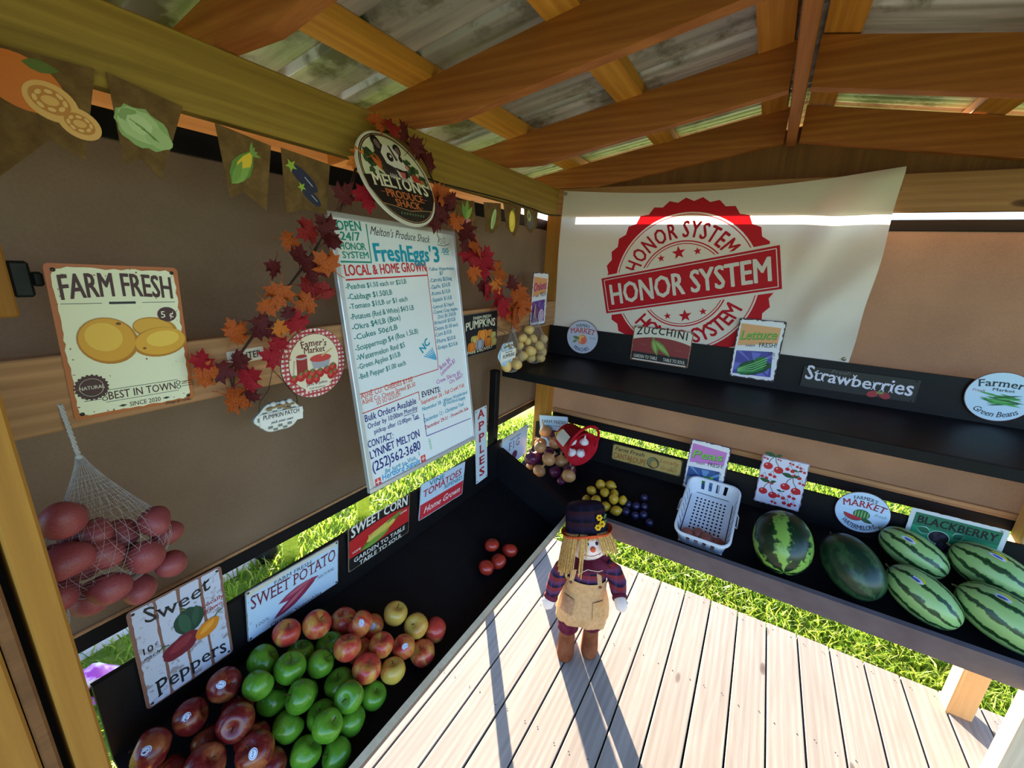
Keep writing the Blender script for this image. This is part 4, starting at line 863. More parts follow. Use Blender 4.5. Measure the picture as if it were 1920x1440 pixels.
a = Art(.0009); a.ell(.042, -.008, .034, .034, (74, 72, 50), 1); a.ell(.036, -.004, .026, .026, (120, 114, 76), 2); a.ell(.05, -.014, .018, .02, (176, 140, 70), 3); art('cantaloupe_picture', a, s)

blaze('tin_sign', 'purple and blue Peas tin sign behind the white plastic basket', 'B', (-.107, YB, .893), .193, .29, 0, R(-1), 'Peas', ((120, 190, 80), (50, 90, 50)), (196, 120, 190), (54, 84, 140), (96, 140, 190), peas_pic, (70, 52, 74))

c, w, h, le, ro = ((0.2282, 2.279, 0.9169), 0.192, 0.255, 0.0, 0.0217)
s = sign('cherry_print_sign', 'white sign printed all over with red cherries behind the round watermelon', 'B', c, ragged(w, h, .0025, 70, 33, .006), weather('mauve_tin_edge', (150, 130, 150), (110, 90, 104)), le, ro, group='vintage produce signs')
a = Art(); a.poly(ragged(w - .008, h - .008, .002, 80, 34, .006), (214, 210, 226), 0); art('white_face', a, s)
a = Art(.0008); CR = (188, 34, 44); GR = (34, 78, 48)
def cherries(x, y, r, big):
    ox, oy = x + r * 1.2, y + r * 3.0
    for cx, cy in ((x, y), (x + r * 2.4, y - r * .6)):
        a.line([(cx, cy + r * .8), ((cx + ox) / 2 - r * .3, (cy + oy) / 2 + r * .4), (ox, oy)], r * .16, GR, 1); a.ell(cx, cy, r * 1.05, r * .95, CR, 2, 0, 16)
        if big: a.ell(cx - r * .4, cy + r * .35, r * .22, r * .16, (236, 190, 196), 3, 0, 8)
    if big: a.leaf(ox, oy, ox - r * 2.6, oy + r * .5, r * .6, GR, 2); a.leaf(ox, oy, ox + r * 1.4, oy + r * .6, r * .4, GR, 2)
for x, y, r, b in ((-.066, .074, .019, 1), (.02, -.014, .019, 1), (-.066, -.062, .018, 1), (.014, .078, .009, 0), (.046, .05, .009, 1), (-.082, .014, .008, 0), (-.05, .03, .008, 0), (.05, .1, .006, 0), (.068, .082, .006, 0), (.02, .11, .005, 0), (-.03, .116, .004, 0), (.0, -.07, .009, 1), (.045, -.06, .008, 0), (.03, -.1, .009, 0), (.06, -.095, .006, 0), (-.02, -.108, .006, 0), (.07, -.03, .005, 0), (-.086, .112, .005, 0), (-.03, .056, .005, 0), (.074, .02, .006, 0), (-.05, -.01, .006, 0)): cherries(x, y, r, b)
art('cherry_print', a, s)

def market_round(label, c, rad, word, wc, under, uc, pic, face=(196, 214, 236), side='B'):
    s = sign('round_sign', label, side, c, circ(rad, 48), paint(96, 60, 62), 0, R(1), group='round market signs')
    a = Art(); a.poly(circ(rad * .975, 48), face, 0)
    for k in (-2, -1, 0, 1, 2): a.line([(-rad * .95 * math.sqrt(1 - (k * .33) ** 2), k * rad * .33), (rad * .95 * math.sqrt(1 - (k * .33) ** 2), k * rad * .33)], .0006, (160, 176, 200), 1)
    art('painted_face', a, s)
    a = Art(); a.text("FARMER'S", 0, rad * .63, rad * .16, (40, 44, 70), rad * .82, .01, arc=rad * 1.2, serif=.07); a.text(word, 0, rad * .26, rad * .3, wc, rad * 1.5, .014, arc=rad * 3, serif=.06)
    a.text('Fresh', rad * .64, -rad * .06, rad * .15, (96, 140, 130), rad * .42, .0, .3); a.text(under, 0, -rad * .86, rad * .2, uc, rad * (1.5 if len(under) > 8 else 1.1), .008, arc=-rad * .85, serif=.05); art('lettering', a, s)
    a = Art(.0009); pic(a, rad); art('picture', a, s); return s
def wm_pic(a, r):
    a.ell(.0, -.01, r * .3, r * .24, (52, 104, 60), 2)
    for k in range(-2, 3): a.ell(k * r * .11, -.01, r * .025, r * .22 * (1 - abs(k) * .14), (140, 180, 110), 3)
    a.ell(-r * .28, -r * .22, r * .36, r * .24, (60, 110, 60), 4, -12, 20, 180, 360); a.ell(-r * .28, -r * .22, r * .33, r * .21, (196, 50, 60), 5, -12, 20, 180, 360); a.leaf(.0, -r * .3, r * .45, -r * .42, r * .1, (60, 90, 60), 4)
def pc_pic(a, r):
    a.ell(r * .02, -r * .14, r * .3, r * .3, (220, 130, 90), 2); a.ell(-r * .04, -r * .1, r * .2, r * .22, (236, 170, 96), 3); a.ell(r * .1, -r * .2, r * .16, r * .2, (222, 104, 84), 3); a.leaf(-r * .15, -r * .1, -r * .6, -r * .02, r * .1, (96, 120, 80), 3); a.leaf(-r * .3, -r * .2, -r * .6, -r * .36, r * .08, (110, 130, 90), 3)
market_round("round FARMER'S MARKET WATERMELONS sign on the back backboard above the melons", (.553, YB, .8745), .1, 'MARKET', (170, 44, 62), 'WATERMELONS', (44, 40, 60), wm_pic)
market_round("small round FARMER'S MARKET PEACHES sign at the left end of the upper shelf", (-.867, YB, 1.4935), .096, 'MARKET', (196, 70, 76), 'PEACHES', (64, 66, 96), pc_pic, (186, 188, 204))
s = sign('round_sign', "round Farmer's Market Green Beans sign at the right end of the upper shelf", 'B', (.835, YB, 1.485), circ(.097, 48), paint(110, 66, 56), 0, R(1), group='round market signs')
a = Art(); a.poly(circ(.0945, 48), (196, 218, 232), 0); art('painted_face', a, s); a = Art(); a.text("Farmer's", .004, .04, .027, (40, 44, 50), .145, .012, arc=.3, serif=.05); a.text('Market', .004, .022, .011, (40, 44, 50), .06, .008, serif=.06); a.text('Fresh', -.062, .012, .01, (170, 70, 76), .036, 0, .3); a.text('Green Beans', .0, -.08, .021, (40, 50, 60), .14, .004, .2, arc=-.1, serif=.03); art('lettering', a, s)
a = Art(.0009, .0001)
for k in range(22): rg = random.Random(k); y = rg.uniform(-.03, .006); x = rg.uniform(-.02, .03); l_ = rg.uniform(.03, .05); t = rg.uniform(-.3, .3); a.leaf(x - l_ * math.cos(t), y - l_ * math.sin(t), x + l_ * math.cos(t), y + l_ * math.sin(t), .0036, rg.choice(((46, 120, 56), (66, 150, 70), (30, 92, 46), (90, 170, 90))), 1 + k)
art('bean_picture', a, s)

c, w, h, le, ro = ((-0.4289, 2.279, 1.502), 0.2993, 0.1862, 0.0, -0.0045)
s = sign('tin_sign', 'red and black ZUCCHINI tin sign on the upper shelf backboard', 'B', c, rrect(w, h, .008), weather('copper_tin_edge', (150, 92, 64), (110, 66, 46)), le, ro, holes=corner_holes(w, h, .008), group='vintage produce signs')
a = Art(); a.poly(ragged(w - .008, h - .008, .0006, 80, 41, .008), (216, 206, 190), 0); x0 = w / 2 - .0045; tp = [(-x0 + 2 * x0 * i / 20, .022 + .022 * (1 - (2 * i / 20 - 1) ** 2)) for i in range(21)]; a.poly(tp + [(x0, -.045), (-x0, -.045)], (136, 46, 48), 1); a.poly([(-x0, -.045), (x0, -.045), (x0, -h / 2 + .01), (-x0, -h / 2 + .01)], (26, 24, 26), 1); art('painted_face', a, s)
a = Art(); a.text('ZUCCHINI', .0, .052, .034, (26, 24, 26), .265, .022, rise=lambda u: (.014 * (1 - u * u) - .006, 1 + .15 * u * u), track=.12); a.text('GARDEN TO TABLE', -.07, -.076, .017, (216, 206, 190), .125, .01); a.text('TABLE TO SOUL', .078, -.076, .017, (216, 206, 190), .11, .01); a.text('HOME', -.09, -.004, .006, (160, 90, 86), .03, .002); a.text('GROWN', .09, -.014, .006, (160, 90, 86), .034, .002); art('lettering', a, s)
a = Art(.0009)
for x0, y0, x1, y1, LL in ((-.045, .034, -.01, -.052, 2), (-.035, .03, .055, -.05, 4)): a.leaf(x0, y0, x1, y1, .017, (110, 136, 62), LL); a.leaf(x0 + .004, y0 - .008, x1 - .006, y1 + .01, .008, (150, 172, 92), LL + 1); a.line([(x0, y0), (x0 - .004, y0 + .01)], .006, (120, 140, 70), LL + 1)
art('zucchini_picture', a, s)

c, w, h, le, ro = ((0.0079, 2.279, 1.5462), 0.1911, 0.2851, 0.0, 0.0096)
blaze('tin_sign', 'peach and violet Lettuce tin sign on the upper shelf backboard', 'B', c, w, h, le, ro, 'Lettuce', ((122, 176, 70), (52, 92, 50)), (220, 160, 108), (72, 68, 150), (104, 106, 190), lettuce_pic, (52, 30, 44))

c, w, h, le, ro = ((0.4059, 2.279, 1.4579), 0.3831, 0.0916, 0.0, 0.0088)
s = sign('long_wood_sign', 'long black Fresh Strawberries sign with white letters on the upper backboard', 'B', c, rrect(w * 1.04, h * 1.04, .003), paint(30, 29, 30), le, ro, group='vintage produce signs', holes=corner_holes(w, h, .004))
a = Art(); a.text('Strawberries', .0, -.014, .05, (46, 48, 46), .378, .04, rise=lambda u: (-.004 - .006 * u, 1 + .3 * u * u), serif=.06, L=1); a.text('Strawberries', -.002, -.012, .05, (214, 208, 218), .376, .014, rise=lambda u: (-.004 - .006 * u, 1 + .3 * u * u), serif=.06, L=2); a.text('Fresh', -.065, .03, .016, (96, 94, 92), .07, .002, .35); art('lettering', a, s)
a = Art(.0009); a.ell(.06, -.036, .02, .014, (160, 46, 52), 3, 20); a.ell(.1, -.036, .02, .014, (150, 40, 48), 3, -20); a.star(.078, -.026, .01, (110, 140, 80), 4); a.star(.088, -.026, .01, (110, 140, 80), 4); art('strawberry_picture', a, s)

s = sign('tin_sign', 'green BLACKBERRY tin sign with rusted white border behind the melons', 'B', (.856, YB, .864), ragged(.295, .19, .0012, 80, 45, .005), weather('white_rusted_border', (206, 206, 208), (150, 84, 54), .62, 30), 0, R(.3), group='vintage produce signs')
a = Art(); gm_ = weather('green_enamel', (40, 142, 98), (120, 110, 70), .72, 16); a.rect(-.132, -.08, .132, .08, gm_, 0); a.rect(-.132, .02, .132, .08, (36, 104, 78), 1); art('green_face', a, s)
a = Art(); a.text('BLACKBERRY', .0, .034, .034, (24, 26, 26), .245, .024, rise=lambda u: (0, 1)); art('lettering', a, s)
a = Art(.0009)
for x, y, r in ((-.04, -.012, .034), (-.014, -.05, .03)):
    a.ell(x, y, r, r * .9, (200, 220, 214), 2); a.ell(x, y, r * .94, r * .84, (24, 20, 30), 3)
    for k in range(10): rg = random.Random(k); a.ell(x + rg.uniform(-.7, .7) * r * .8, y + rg.uniform(-.7, .7) * r * .7, r * .2, r * .2, (52, 44, 62), 4, 0, 10)
for x0, y0, x1, y1 in ((-.07, .0, -.115, .012), (.0, .0, .03, .026), (.02, -.02, .1, .0)): a.leaf(x0, y0, x1, y1, .018, (190, 220, 206), 2); a.leaf(x0, y0, x1, y1, .015, (36, 96, 66), 3)
art('blackberry_picture', a, s)

# --- honor system banner (local x = right, y = up, origin at its stamp centre)
bc = (-.372, 2.290, 1.822)
root = thing('banner', 'white HONOR SYSTEM cloth banner with red stamp hung on the back wall', 'banner', mw=frame('B', bc, -.075))
x0, x1, yb = -.67, .735, -.36
def topline(x):
    t = (x - x0) / (x1 - x0); return .452 + (.030 * t) - .075 * math.sin(PI * min(1, max(0, t))) * .55 + .03 * max(0, t - .85)
mb = MB(); nx, ny = 90, 44
for j in range(ny + 1):
    for i in range(nx + 1):
        t, u = i / nx, j / ny; x = x0 + (x1 - x0) * t - .03 * (1 - u) * (1 - t) ** 3; y = yb + (topline(x) - yb) * u
        fold = max(0.0, min(1.0, (x - .43) / .12)) * max(0.0, min(1.0, (y + .27) / .16)); d = -.010 - .012 * (1 - fold) * 0
        z = .004 + fold * .05 * (.5 + .5 * math.sin(26 * (x * .82 - y * .57) + .6)) * (1 - .5 * max(0, u - .8) * 5) + (.008 * max(0, .06 - t) / .06 * math.sin(y * 9))
        mb.v.append((x, y, z * (1 if u < .98 else .4)))
for j in range(ny):
    for i in range(nx): a_ = j * (nx + 1) + i; mb.f.append((a_, a_ + 1, a_ + nx + 2, a_ + nx + 1)); mb.mi.append(0); mb.sm.append(True)
obj('banner_cloth', mb, M['banner'], root)
STR = NT('red_banner_ink', .6, .2); STR.b.inputs['Base Color'].default_value = lin((200, 32, 46)); STR.translucent(.3, lin((210, 30, 44))); STR = STR.m
RT = 13.5; a = Art(.0046, .0003); rad = .385
ser = [(rad * (1 if i % 2 else 1.045) * math.cos(PI * i / 34), rad * (1 if i % 2 else 1.045) * math.sin(PI * i / 34)) for i in range(68)]
z_ = a.base + a.step; inn = [(.338 * math.cos(PI * i / 34), .338 * math.sin(PI * i / 34)) for i in range(68)]
lim = lambda p: (p[0], max(p[1], -.33))
a.add([(*lim(p), z_) for p in inn] + [(*lim(p), z_) for p in ser], [(i, i + 68, (i + 1) % 68 + 68, (i + 1) % 68) for i in range(68)], a.m(STR))
for r0, r1 in ((.326, .330), (.205, .211), (.194, .198)): a.ring(0, 0, r0, r1, STR, 1, 64, a0=(-75 if r1 > .3 else 0), a1=(255 if r1 > .3 else 360))
art('stamp_ring', a, root)
a = Art(.0046, .0003)
for sgn in (1, -1):
    for dx, r in ((-.085, .019), (0, .033), (.085, .019)):
        ang = R(90 * sgn); x, y = dx, sgn * (.146 if abs(dx) > .01 else .156); ca, sa = math.cos(R(RT)), math.sin(R(RT)); a.star(x * ca - y * sa, x * sa + y * ca, r, STR, 1, 90 + RT)
ca, sa = math.cos(R(RT)), math.sin(R(RT)); rr_ = lambda w_, h_: [(x * ca - y * sa + .004, x * sa + y * ca + .008) for x, y in ((-w_, -h_), (w_, -h_), (w_, h_), (-w_, h_))]
a.poly(rr_(.423, .108), M['banner'], 2); a.poly(rr_(.412, .096), STR, 3); art('stamp_band', a, root)
a = Art(.0046, .0003); a.line(rr_(.398, .084) + rr_(.398, .084)[:1], .004, M['banner'], 4)
ty = -.052; a.text('HONOR SYSTEM', .004 - ty * -sa * 0 + .052 * sa, .008 - .052 * ca, .105, M['banner'], .76, .022, rot=RT, L=5)
def arc_text(t, r, hgt, c, mid_deg, w_, flip):
    k = w_ / r; n = len(t); tot = sum(glyph(ch, .02)[2] for ch in t); acc = 0
    for ch in t:
        g = glyph(ch, .02)[2]; f = (acc + g / 2) / tot - .5; acc += g
        if ch == ' ': continue
        ad = mid_deg - math.degrees(k) * f if not flip else mid_deg + math.degrees(k) * f; x, y = r * math.cos(R(ad)), r * math.sin(R(ad)); rot = ad - 90 if not flip else ad + 90
        wch = (max(v[0] for v in glyph(ch, .02)[0]) - min(v[0] for v in glyph(ch, .02)[0])) / tot * w_ * .97
        a.text(ch, x, y, hgt, c, g / tot * w_, .02, rot=rot, L=1)
arc_text('HONOR SYSTEM', .226, .072, STR, 90 + RT, .52, False); arc_text('HONOR SYSTEM', .30, .072, STR, 270 + RT, .62, True)
art('lettering', a, root)
GRO = metalmat('brass_grommet', (150, 140, 120), .4)
for x, y in ((x0 + .014, topline(x0) - .016), (x1 - .014, topline(x1) - .018), (x1 - .02, yb + .09)): gm2 = MB().lathe([(.004, .0085), (.0085, .0085), (.0085, .0045), (.004, .0045)], 14, mat=Matrix.Translation((x, y, .002))); obj('grommet', gm2, GRO, root)
# ------------------------------------------------------------------ fruit and vegetables
ORD = ['first', 'second', 'third', 'fourth', 'fifth', 'sixth', 'seventh', 'eighth', 'ninth', 'tenth', 'eleventh', 'twelfth', 'thirteenth', 'fourteenth', 'fifteenth', 'sixteenth', 'seventeenth', 'eighteenth', 'nineteenth', 'twentieth']
def ranks(items):                      # photo order from left to right -> ordinal words
    o = sorted(range(len(items)), key=lambda i: items[i][3]); r = {}
    for k, i in enumerate(o): r[i] = ORD[k]
    return r
def rot_rand(rg, tilt=180): return Matrix.Rotation(rg.uniform(0, 2 * PI), 4, 'Z') @ Matrix.Rotation(R(rg.uniform(-tilt, tilt)), 4, 'X') @ Matrix.Rotation(rg.uniform(0, 2 * PI), 4, 'Z')
def apple_mesh(r, seed):
    rg = random.Random(seed); prof = []
    for i in range(15):
        t = PI * i / 14; k = math.sin(t); z = -math.cos(t) * .92
        rr = k ** .9 * (1.0 + .07 * z); 
        if t < .5: z = -.92 * math.cos(.5) - .05 * math.cos(PI * t / .5) * (1 - t / .5)
        if t > PI - .55: u = (PI - t) / .55; z = .92 * math.cos(.55) * (1 - .0) - .20 * (1 - u) ** 1.3 + .05 * u * (1 - u)
        prof.append((max(.0001, rr * r), z * r))
    mb = MB().lathe(prof, 22)
    mb.v = [(x * (1 + .02 * math.cos(5 * math.atan2(y, x)) * (1 if z < 0 else .3)), y * (1 + .02 * math.cos(5 * math.atan2(y, x))), z) for x, y, z in mb.v]
    return mb
apple_me = {k: [mesh('apple_' + k, apple_mesh(.04, s), M['apple_' + k]) for s in (1, 2)] for k in ('red', 'gala', 'yellow', 'green')}
stem_me = mesh('apple_stem', MB().tube([(0, 0, .026), (.001, .0, .034), (.004, .001, .040)], [.0016, .0014, .002], 6), sm('stem_bark', 80, 56, 32))
def sticker_mesh(name, r, cols):
    a = Art(.0, .0002); n = 14
    for k, (rr, c) in enumerate(cols):
        q = [(rr * r * math.cos(2 * PI * i / n), rr * r * .8 * math.sin(2 * PI * i / n)) for i in range(n)]
        a.add([(x, y, -(x * x + y * y) / .08 + .0003 * k) for x, y in q], [tuple(range(n))], a.m(c))
    a.text('4131', 0, -r * .12, r * .3, (40, 60, 120), r * 1.0, .02, L=3); return mesh(name, a, a.mats)
stick_me = sticker_mesh('fruit_sticker', .011, [(1.0, (226, 228, 236)), (.82, (96, 120, 180)), (.72, (214, 220, 234))])
apples = [('gala', (-1.0142, 0.5252, 0.8182), 0.0382, 538.0, 1187.0), ('gala', (-0.9805, 0.5971, 0.8062), 0.0417, 594.0, 1171.0), ('gala', (-0.9778, 0.6865, 0.7458), 0.0413, 644.0, 1164.0), ('gala', (-0.9006, 0.6911, 0.7737), 0.0388, 676.0, 1170.0), ('gala', (-0.9102, 0.7408, 0.7128), 0.04, 697.0, 1176.0), ('yellow', (-0.8711, 0.8075, 0.734), 0.0398, 741.0, 1150.0), ('yellow', (-0.8037, 0.8343, 0.6982), 0.0407, 780.0, 1174.0), ('gala', (-0.7708, 0.8922, 0.6494), 0.0414, 816.0, 1181.0), ('gala', (-0.8202, 0.6995, 0.7303), 0.0381, 715.0, 1210.0), ('gala', (-0.7848, 0.7567, 0.6918), 0.0377, 757.0, 1213.0), ('gala', (-0.7509, 0.8074, 0.6404), 0.0416, 793.0, 1225.0), ('gala', (-0.868, 0.6162, 0.7688), 0.0397, 652.0, 1215.0), ('gala', (-0.7976, 0.6231, 0.7286), 0.0413, 687.0, 1254.0), ('yellow', (-0.7591, 0.6861, 0.6828), 0.0376, 737.0, 1258.0), ('gala', (-0.8842, 0.666, 0.7004), 0.0397, 673.0, 1220.0), ('green', (-1.0094, 0.4499, 0.7914), 0.0411, 492.0, 1239.0), ('green', (-0.9805, 0.5376, 0.7497), 0.0387, 562.0, 1226.0), ('green', (-0.9446, 0.6109, 0.7312), 0.0421, 619.0, 1212.0), ('green', (-0.932, 0.4803, 0.7858), 0.0419, 544.0, 1253.0), ('green', (-0.9013, 0.5473, 0.7544), 0.0377, 600.0, 1245.0), ('green', (-0.9449, 0.4015, 0.7978), 0.0377, 483.0, 1285.0), ('green', (-0.854, 0.4587, 0.7634), 0.0402, 564.0, 1305.0), ('green', (-0.8507, 0.5695, 0.6913), 0.0421, 637.0, 1282.0), ('green', (-0.7763, 0.5451, 0.7229), 0.0394, 655.0, 1306.0), ('green', (-0.7719, 0.6196, 0.6468), 0.0386, 699.0, 1305.0), ('green', (-0.9363, 0.426, 0.7246), 0.0396, 510.0, 1314.0), ('green', (-0.8976, 0.4904, 0.7044), 0.0377, 570.0, 1302.0), ('green', (-0.7656, 0.4676, 0.7168), 0.0387, 613.0, 1361.0), ('green', (-0.8262, 0.4929, 0.6734), 0.0397, 604.0, 1343.0), ('green', (-0.8636, 0.4213, 0.6915), 0.04, 540.0, 1363.0), ('green', (-0.7676, 0.542, 0.6449), 0.0387, 660.0, 1351.0), ('green', (-0.7391, 0.4708, 0.6316), 0.0387, 632.0, 1415.0), ('green', (-0.7927, 0.4203, 0.6566), 0.0387, 573.0, 1413.0), ('red', (-1.0041, 0.3516, 0.8127), 0.0398, 420.0, 1284.0), ('red', (-1.001, 0.274, 0.7963), 0.039, 357.0, 1344.0), ('red', (-0.9756, 0.361, 0.7408), 0.0377, 445.0, 1329.0), ('red', (-0.9067, 0.3278, 0.7875), 0.0416, 443.0, 1354.0), ('red', (-0.9015, 0.3523, 0.7091), 0.0403, 472.0, 1383.0), ('red', (-0.9911, 0.1945, 0.7991), 0.0407, 284.0, 1405.0), ('red', (-0.9569, 0.2871, 0.733), 0.0385, 394.0, 1390.0), ('red', (-0.8874, 0.2484, 0.7644), 0.0424, 383.0, 1436.0), ('red', (-0.8312, 0.3281, 0.751), 0.0417, 479.0, 1409.0), ('red', (-0.9536, 0.2102, 0.7311), 0.0382, 324.0, 1452.0), ('red', (-0.8277, 0.3524, 0.6735), 0.0392, 507.0, 1436.0)]
GRP = {'red': ('dark red apple', 'dark red apples at the near end of the bench'), 'gala': ('red and yellow blushed apple', 'blushed apples on the left bench'), 'yellow': ('yellowish apple', 'yellowish apples on the left bench'), 'green': ('green apple', 'green apples on the left bench')}
for kind in ('red', 'gala', 'yellow', 'green'):
    sub = [a_ for a_ in apples if a_[0] == kind]; rk = ranks(sub)
    for i, (t, p, r, px, py) in enumerate(sub):
        rg = random.Random(int(px * 7 + py)); o = obj('apple', apple_me[kind][i % 2], None); sc_ = r / .04 * .985
        mw = Matrix.Translation(p) @ rot_rand(rg, 75) @ Matrix.Scale(sc_, 4); o.matrix_basis = mw
        tag(o, '%s, %s from the left among the %ss on the bench' % (GRP[kind][0], rk[i], GRP[kind][0].replace('red and yellow ', '')), 'apple', GRP[kind][1])
        obj('stem', stem_me, None, o)
        if (kind == 'red' and i in (0, 1, 5, 8)) or (kind == 'gala' and i in (3, 4, 7)):
            d = Vector((.55, -.35, .75)).normalized(); loc = (mw.to_3x3().inverted() @ d).normalized(); z = loc; x = z.orthogonal().normalized(); st = obj('sticker', stick_me, None, o); st.matrix_basis = basis(tuple(loc * .0405), x, z.cross(x), z)
            o['label'] = o['label'].replace('apple,', 'apple with a sticker,', 1).replace(' among the ', ' of the ').replace(' on the bench', '')
def simple(kind, items, me, cat, lab, grp, tilt=180, sc0=1.0, stem=None):
    rk = ranks(items)
    for i, (t, p, r, px, py) in enumerate(items):
        rg = random.Random(int(px * 3 + py)); o = obj(kind, me[i % len(me)], None); o.matrix_basis = Matrix.Translation(p) @ rot_rand(rg, tilt) @ Matrix.Scale(r / sc0, 4)
        tag(o, lab % rk[i], cat, grp)
        if stem is not None: obj('stem' if kind != 'onion' else 'neck', stem, None, o)
toms = [('tomato', (-0.8444, 1.3555, 0.6739), 0.0325, 922.0, 1022.0), ('tomato', (-0.7769, 1.4026, 0.6456), 0.0354, 956.0, 1032.0), ('tomato', (-0.7798, 1.3106, 0.6466), 0.0351, 934.0, 1053.0), ('tomato', (-0.7976, 1.2449, 0.6526), 0.033, 912.0, 1064.0)]
def tomato_mesh():
    mb = MB().ball((0, 0, 0), (1, 1, .84), 22, 14); mb.v = [(x * (1 + .03 * math.cos(5 * math.atan2(y, x))), y * (1 + .03 * math.cos(5 * math.atan2(y, x))), z - (.14 * max(0, 1 - math.hypot(x, y) * 2.2) if z > 0 else 0)) for x, y, z in mb.v]; return mesh('tomato', mb, M['tomato'])
cal = Art(.0, .0)
for k in range(5): cal.leaf(.0, .0, .5 * math.cos(k * 1.257), .5 * math.sin(k * 1.257), .09, (70, 100, 44), 0)
cal.v = [(x, y, .74 - .1 * math.hypot(x, y)) for x, y, z in cal.v]; cal_me = mesh('tomato_calyx', cal, cal.mats)
simple('tomato', toms, [tomato_mesh()], 'tomato', 'ripe red tomato on the black bench beside the scarecrow doll, %s from the left', 'tomatoes on the left bench', 50, 1.0, cal_me)
def lemon_mesh(): return mesh('lemon', MB().lathe([(.0001, -1.22), (.16, -1.17), (.26, -1.05), (.52, -.86), (.82, -.5), (.93, -.1), (.93, .15), (.8, .52), (.5, .86), (.2, 1.05), (.12, 1.14), (.0001, 1.17)], 20), M['lemon'])
lem = [('lemon', (-0.6339, 2.0374, 0.6953), 0.0287, 1109.0, 919.0), ('lemon', (-0.6018, 2.0853, 0.7205), 0.0313, 1126.0, 908.0), ('lemon', (-0.5564, 2.1275, 0.7123), 0.0309, 1145.0, 910.0), ('lemon', (-0.5607, 2.0417, 0.7065), 0.0291, 1134.0, 923.0), ('lemon', (-0.5198, 2.0851, 0.6877), 0.03, 1151.0, 927.0), ('lemon', (-0.5845, 1.9786, 0.6822), 0.0298, 1118.0, 937.0), ('lemon', (-0.5038, 2.0267, 0.6943), 0.0305, 1151.0, 935.0), ('lemon', (-0.5378, 2.0003, 0.6493), 0.031, 1135.0, 949.0), ('lemon', (-0.6454, 2.0054, 0.6489), 0.0285, 1100.0, 937.0), ('lemon', (-0.4645, 2.0683, 0.678), 0.0283, 1168.0, 938.0), ('lemon', (-0.4753, 1.997, 0.648), 0.0312, 1155.0, 957.0)]
simple('lemon', [(t, p, r * .92, x, y) for t, p, r, x, y in lem], [lemon_mesh()], 'lemon', 'yellow lemon in the pile behind the doll hat, %s from the left', 'lemons on the back bench', 90, 1.0)
plu = [('plum', (-0.4334, 2.0657, 0.6677), 0.0201, 1178.0, 945.0), ('plum', (-0.4294, 2.0205, 0.6486), 0.0219, 1174.0, 959.0), ('plum', (-0.3917, 2.0689, 0.671), 0.0217, 1193.0, 948.0), ('plum', (-0.3517, 2.0817, 0.6755), 0.0204, 1208.0, 949.0), ('plum', (-0.3673, 2.1312, 0.6992), 0.021, 1208.0, 933.0), ('plum', (-0.3794, 2.0167, 0.6457), 0.0209, 1191.0, 966.0), ('plum', (-0.3022, 2.0036, 0.6401), 0.0214, 1217.0, 980.0), ('plum', (-0.3414, 2.0342, 0.6548), 0.0217, 1207.0, 965.0)]
simple('plum', plu, [mesh('plum', MB().ball((0, 0, 0), (1, .94, 1.0), 18, 12), M['plum'])], 'plum', 'dark blue plum on the black bench right of the lemons, %s from the left', 'plums on the back bench', 90, 1.0)
def onion_mesh(m, s):
    rg = random.Random(s); mb = MB().lathe([(.0001, -.86), (.1, -.86), (.35, -.8), (.7, -.6), (.94, -.25), (.99, .05), (.9, .38), (.66, .66), (.38, .84), (.2, .95), (.13, 1.06), (.10, 1.2), (.13, 1.3)], 24)
    mb.v = [(x * (1 + .015 * math.cos(9 * math.atan2(y, x))), y * (1 + .015 * math.cos(9 * math.atan2(y, x))), z) for x, y, z in mb.v]; return mesh('onion', mb, m)
nk = MB()
for k in range(6): an = k * 1.05; nk.tube([(.08 * math.cos(an), .08 * math.sin(an), 1.15), (.14 * math.cos(an), .14 * math.sin(an), 1.4), (.3 * math.cos(an + .3), .3 * math.sin(an + .3), 1.5 + .1 * (k % 3))], [.05, .03, .012], 5)
nk_me = mesh('onion_neck', nk, sm('dry_onion_skin', 196, 160, 110))
oni = [('yellow', (-1.0017, 2.1129, 0.8244), 0.0405, 1013.0, 839.0), ('yellow', (-0.934, 2.0986, 0.7728), 0.0454, 1029.0, 861.0), ('yellow', (-0.8829, 2.1727, 0.7458), 0.0448, 1053.0, 864.0), ('yellow', (-0.9666, 2.0492, 0.7073), 0.0413, 1011.0, 882.0), ('yellow', (-0.7799, 2.0501, 0.7312), 0.043, 1066.0, 893.0), ('yellow', (-1.0371, 2.1872, 0.8101), 0.0427, 1013.0, 833.0), ('yellow', (-1.0354, 2.2457, 0.8746), 0.044, 1023.0, 809.0), ('yellow', (-1.0527, 2.0971, 0.6902), 0.0272, 994.0, 874.0), ('red', (-0.966, 2.1781, 0.7661), 0.0402, 1031.0, 851.0), ('red', (-0.8835, 2.0963, 0.7037), 0.0398, 1041.0, 885.0), ('red', (-1.0345, 2.0667, 0.759), 0.0453, 996.0, 860.0), ('red', (-0.8095, 2.1303, 0.7227), 0.0425, 1068.0, 882.0), ('yellow', (-0.9626, 2.245, 0.8192), 0.0448, 1041.0, 830.0), ('red', (-0.8296, 2.0661, 0.6762), 0.0276, 1052.0, 902.0), ('red', (-1.0372, 2.151, 0.7324), 0.0426, 1007.0, 858.0)]
oy = [o_ for o_ in oni if o_[0] == 'yellow']; orr = [o_ for o_ in oni if o_[0] == 'red']
simple('onion', [(t, p, r * .96, x, y) for t, p, r, x, y in oy], [onion_mesh(M['onion'], 1)], 'onion', 'golden brown onion in the corner pile, %s from the left among the golden ones', 'onions in the corner', 70, 1.0, nk_me)
simple('onion', [(t, p, r * .96, x, y) for t, p, r, x, y in orr], [onion_mesh(M['onion_red'], 2)], 'onion', 'purple red onion in the corner pile, %s from the left among the purple ones', 'onions in the corner', 70, 1.0, nk_me)

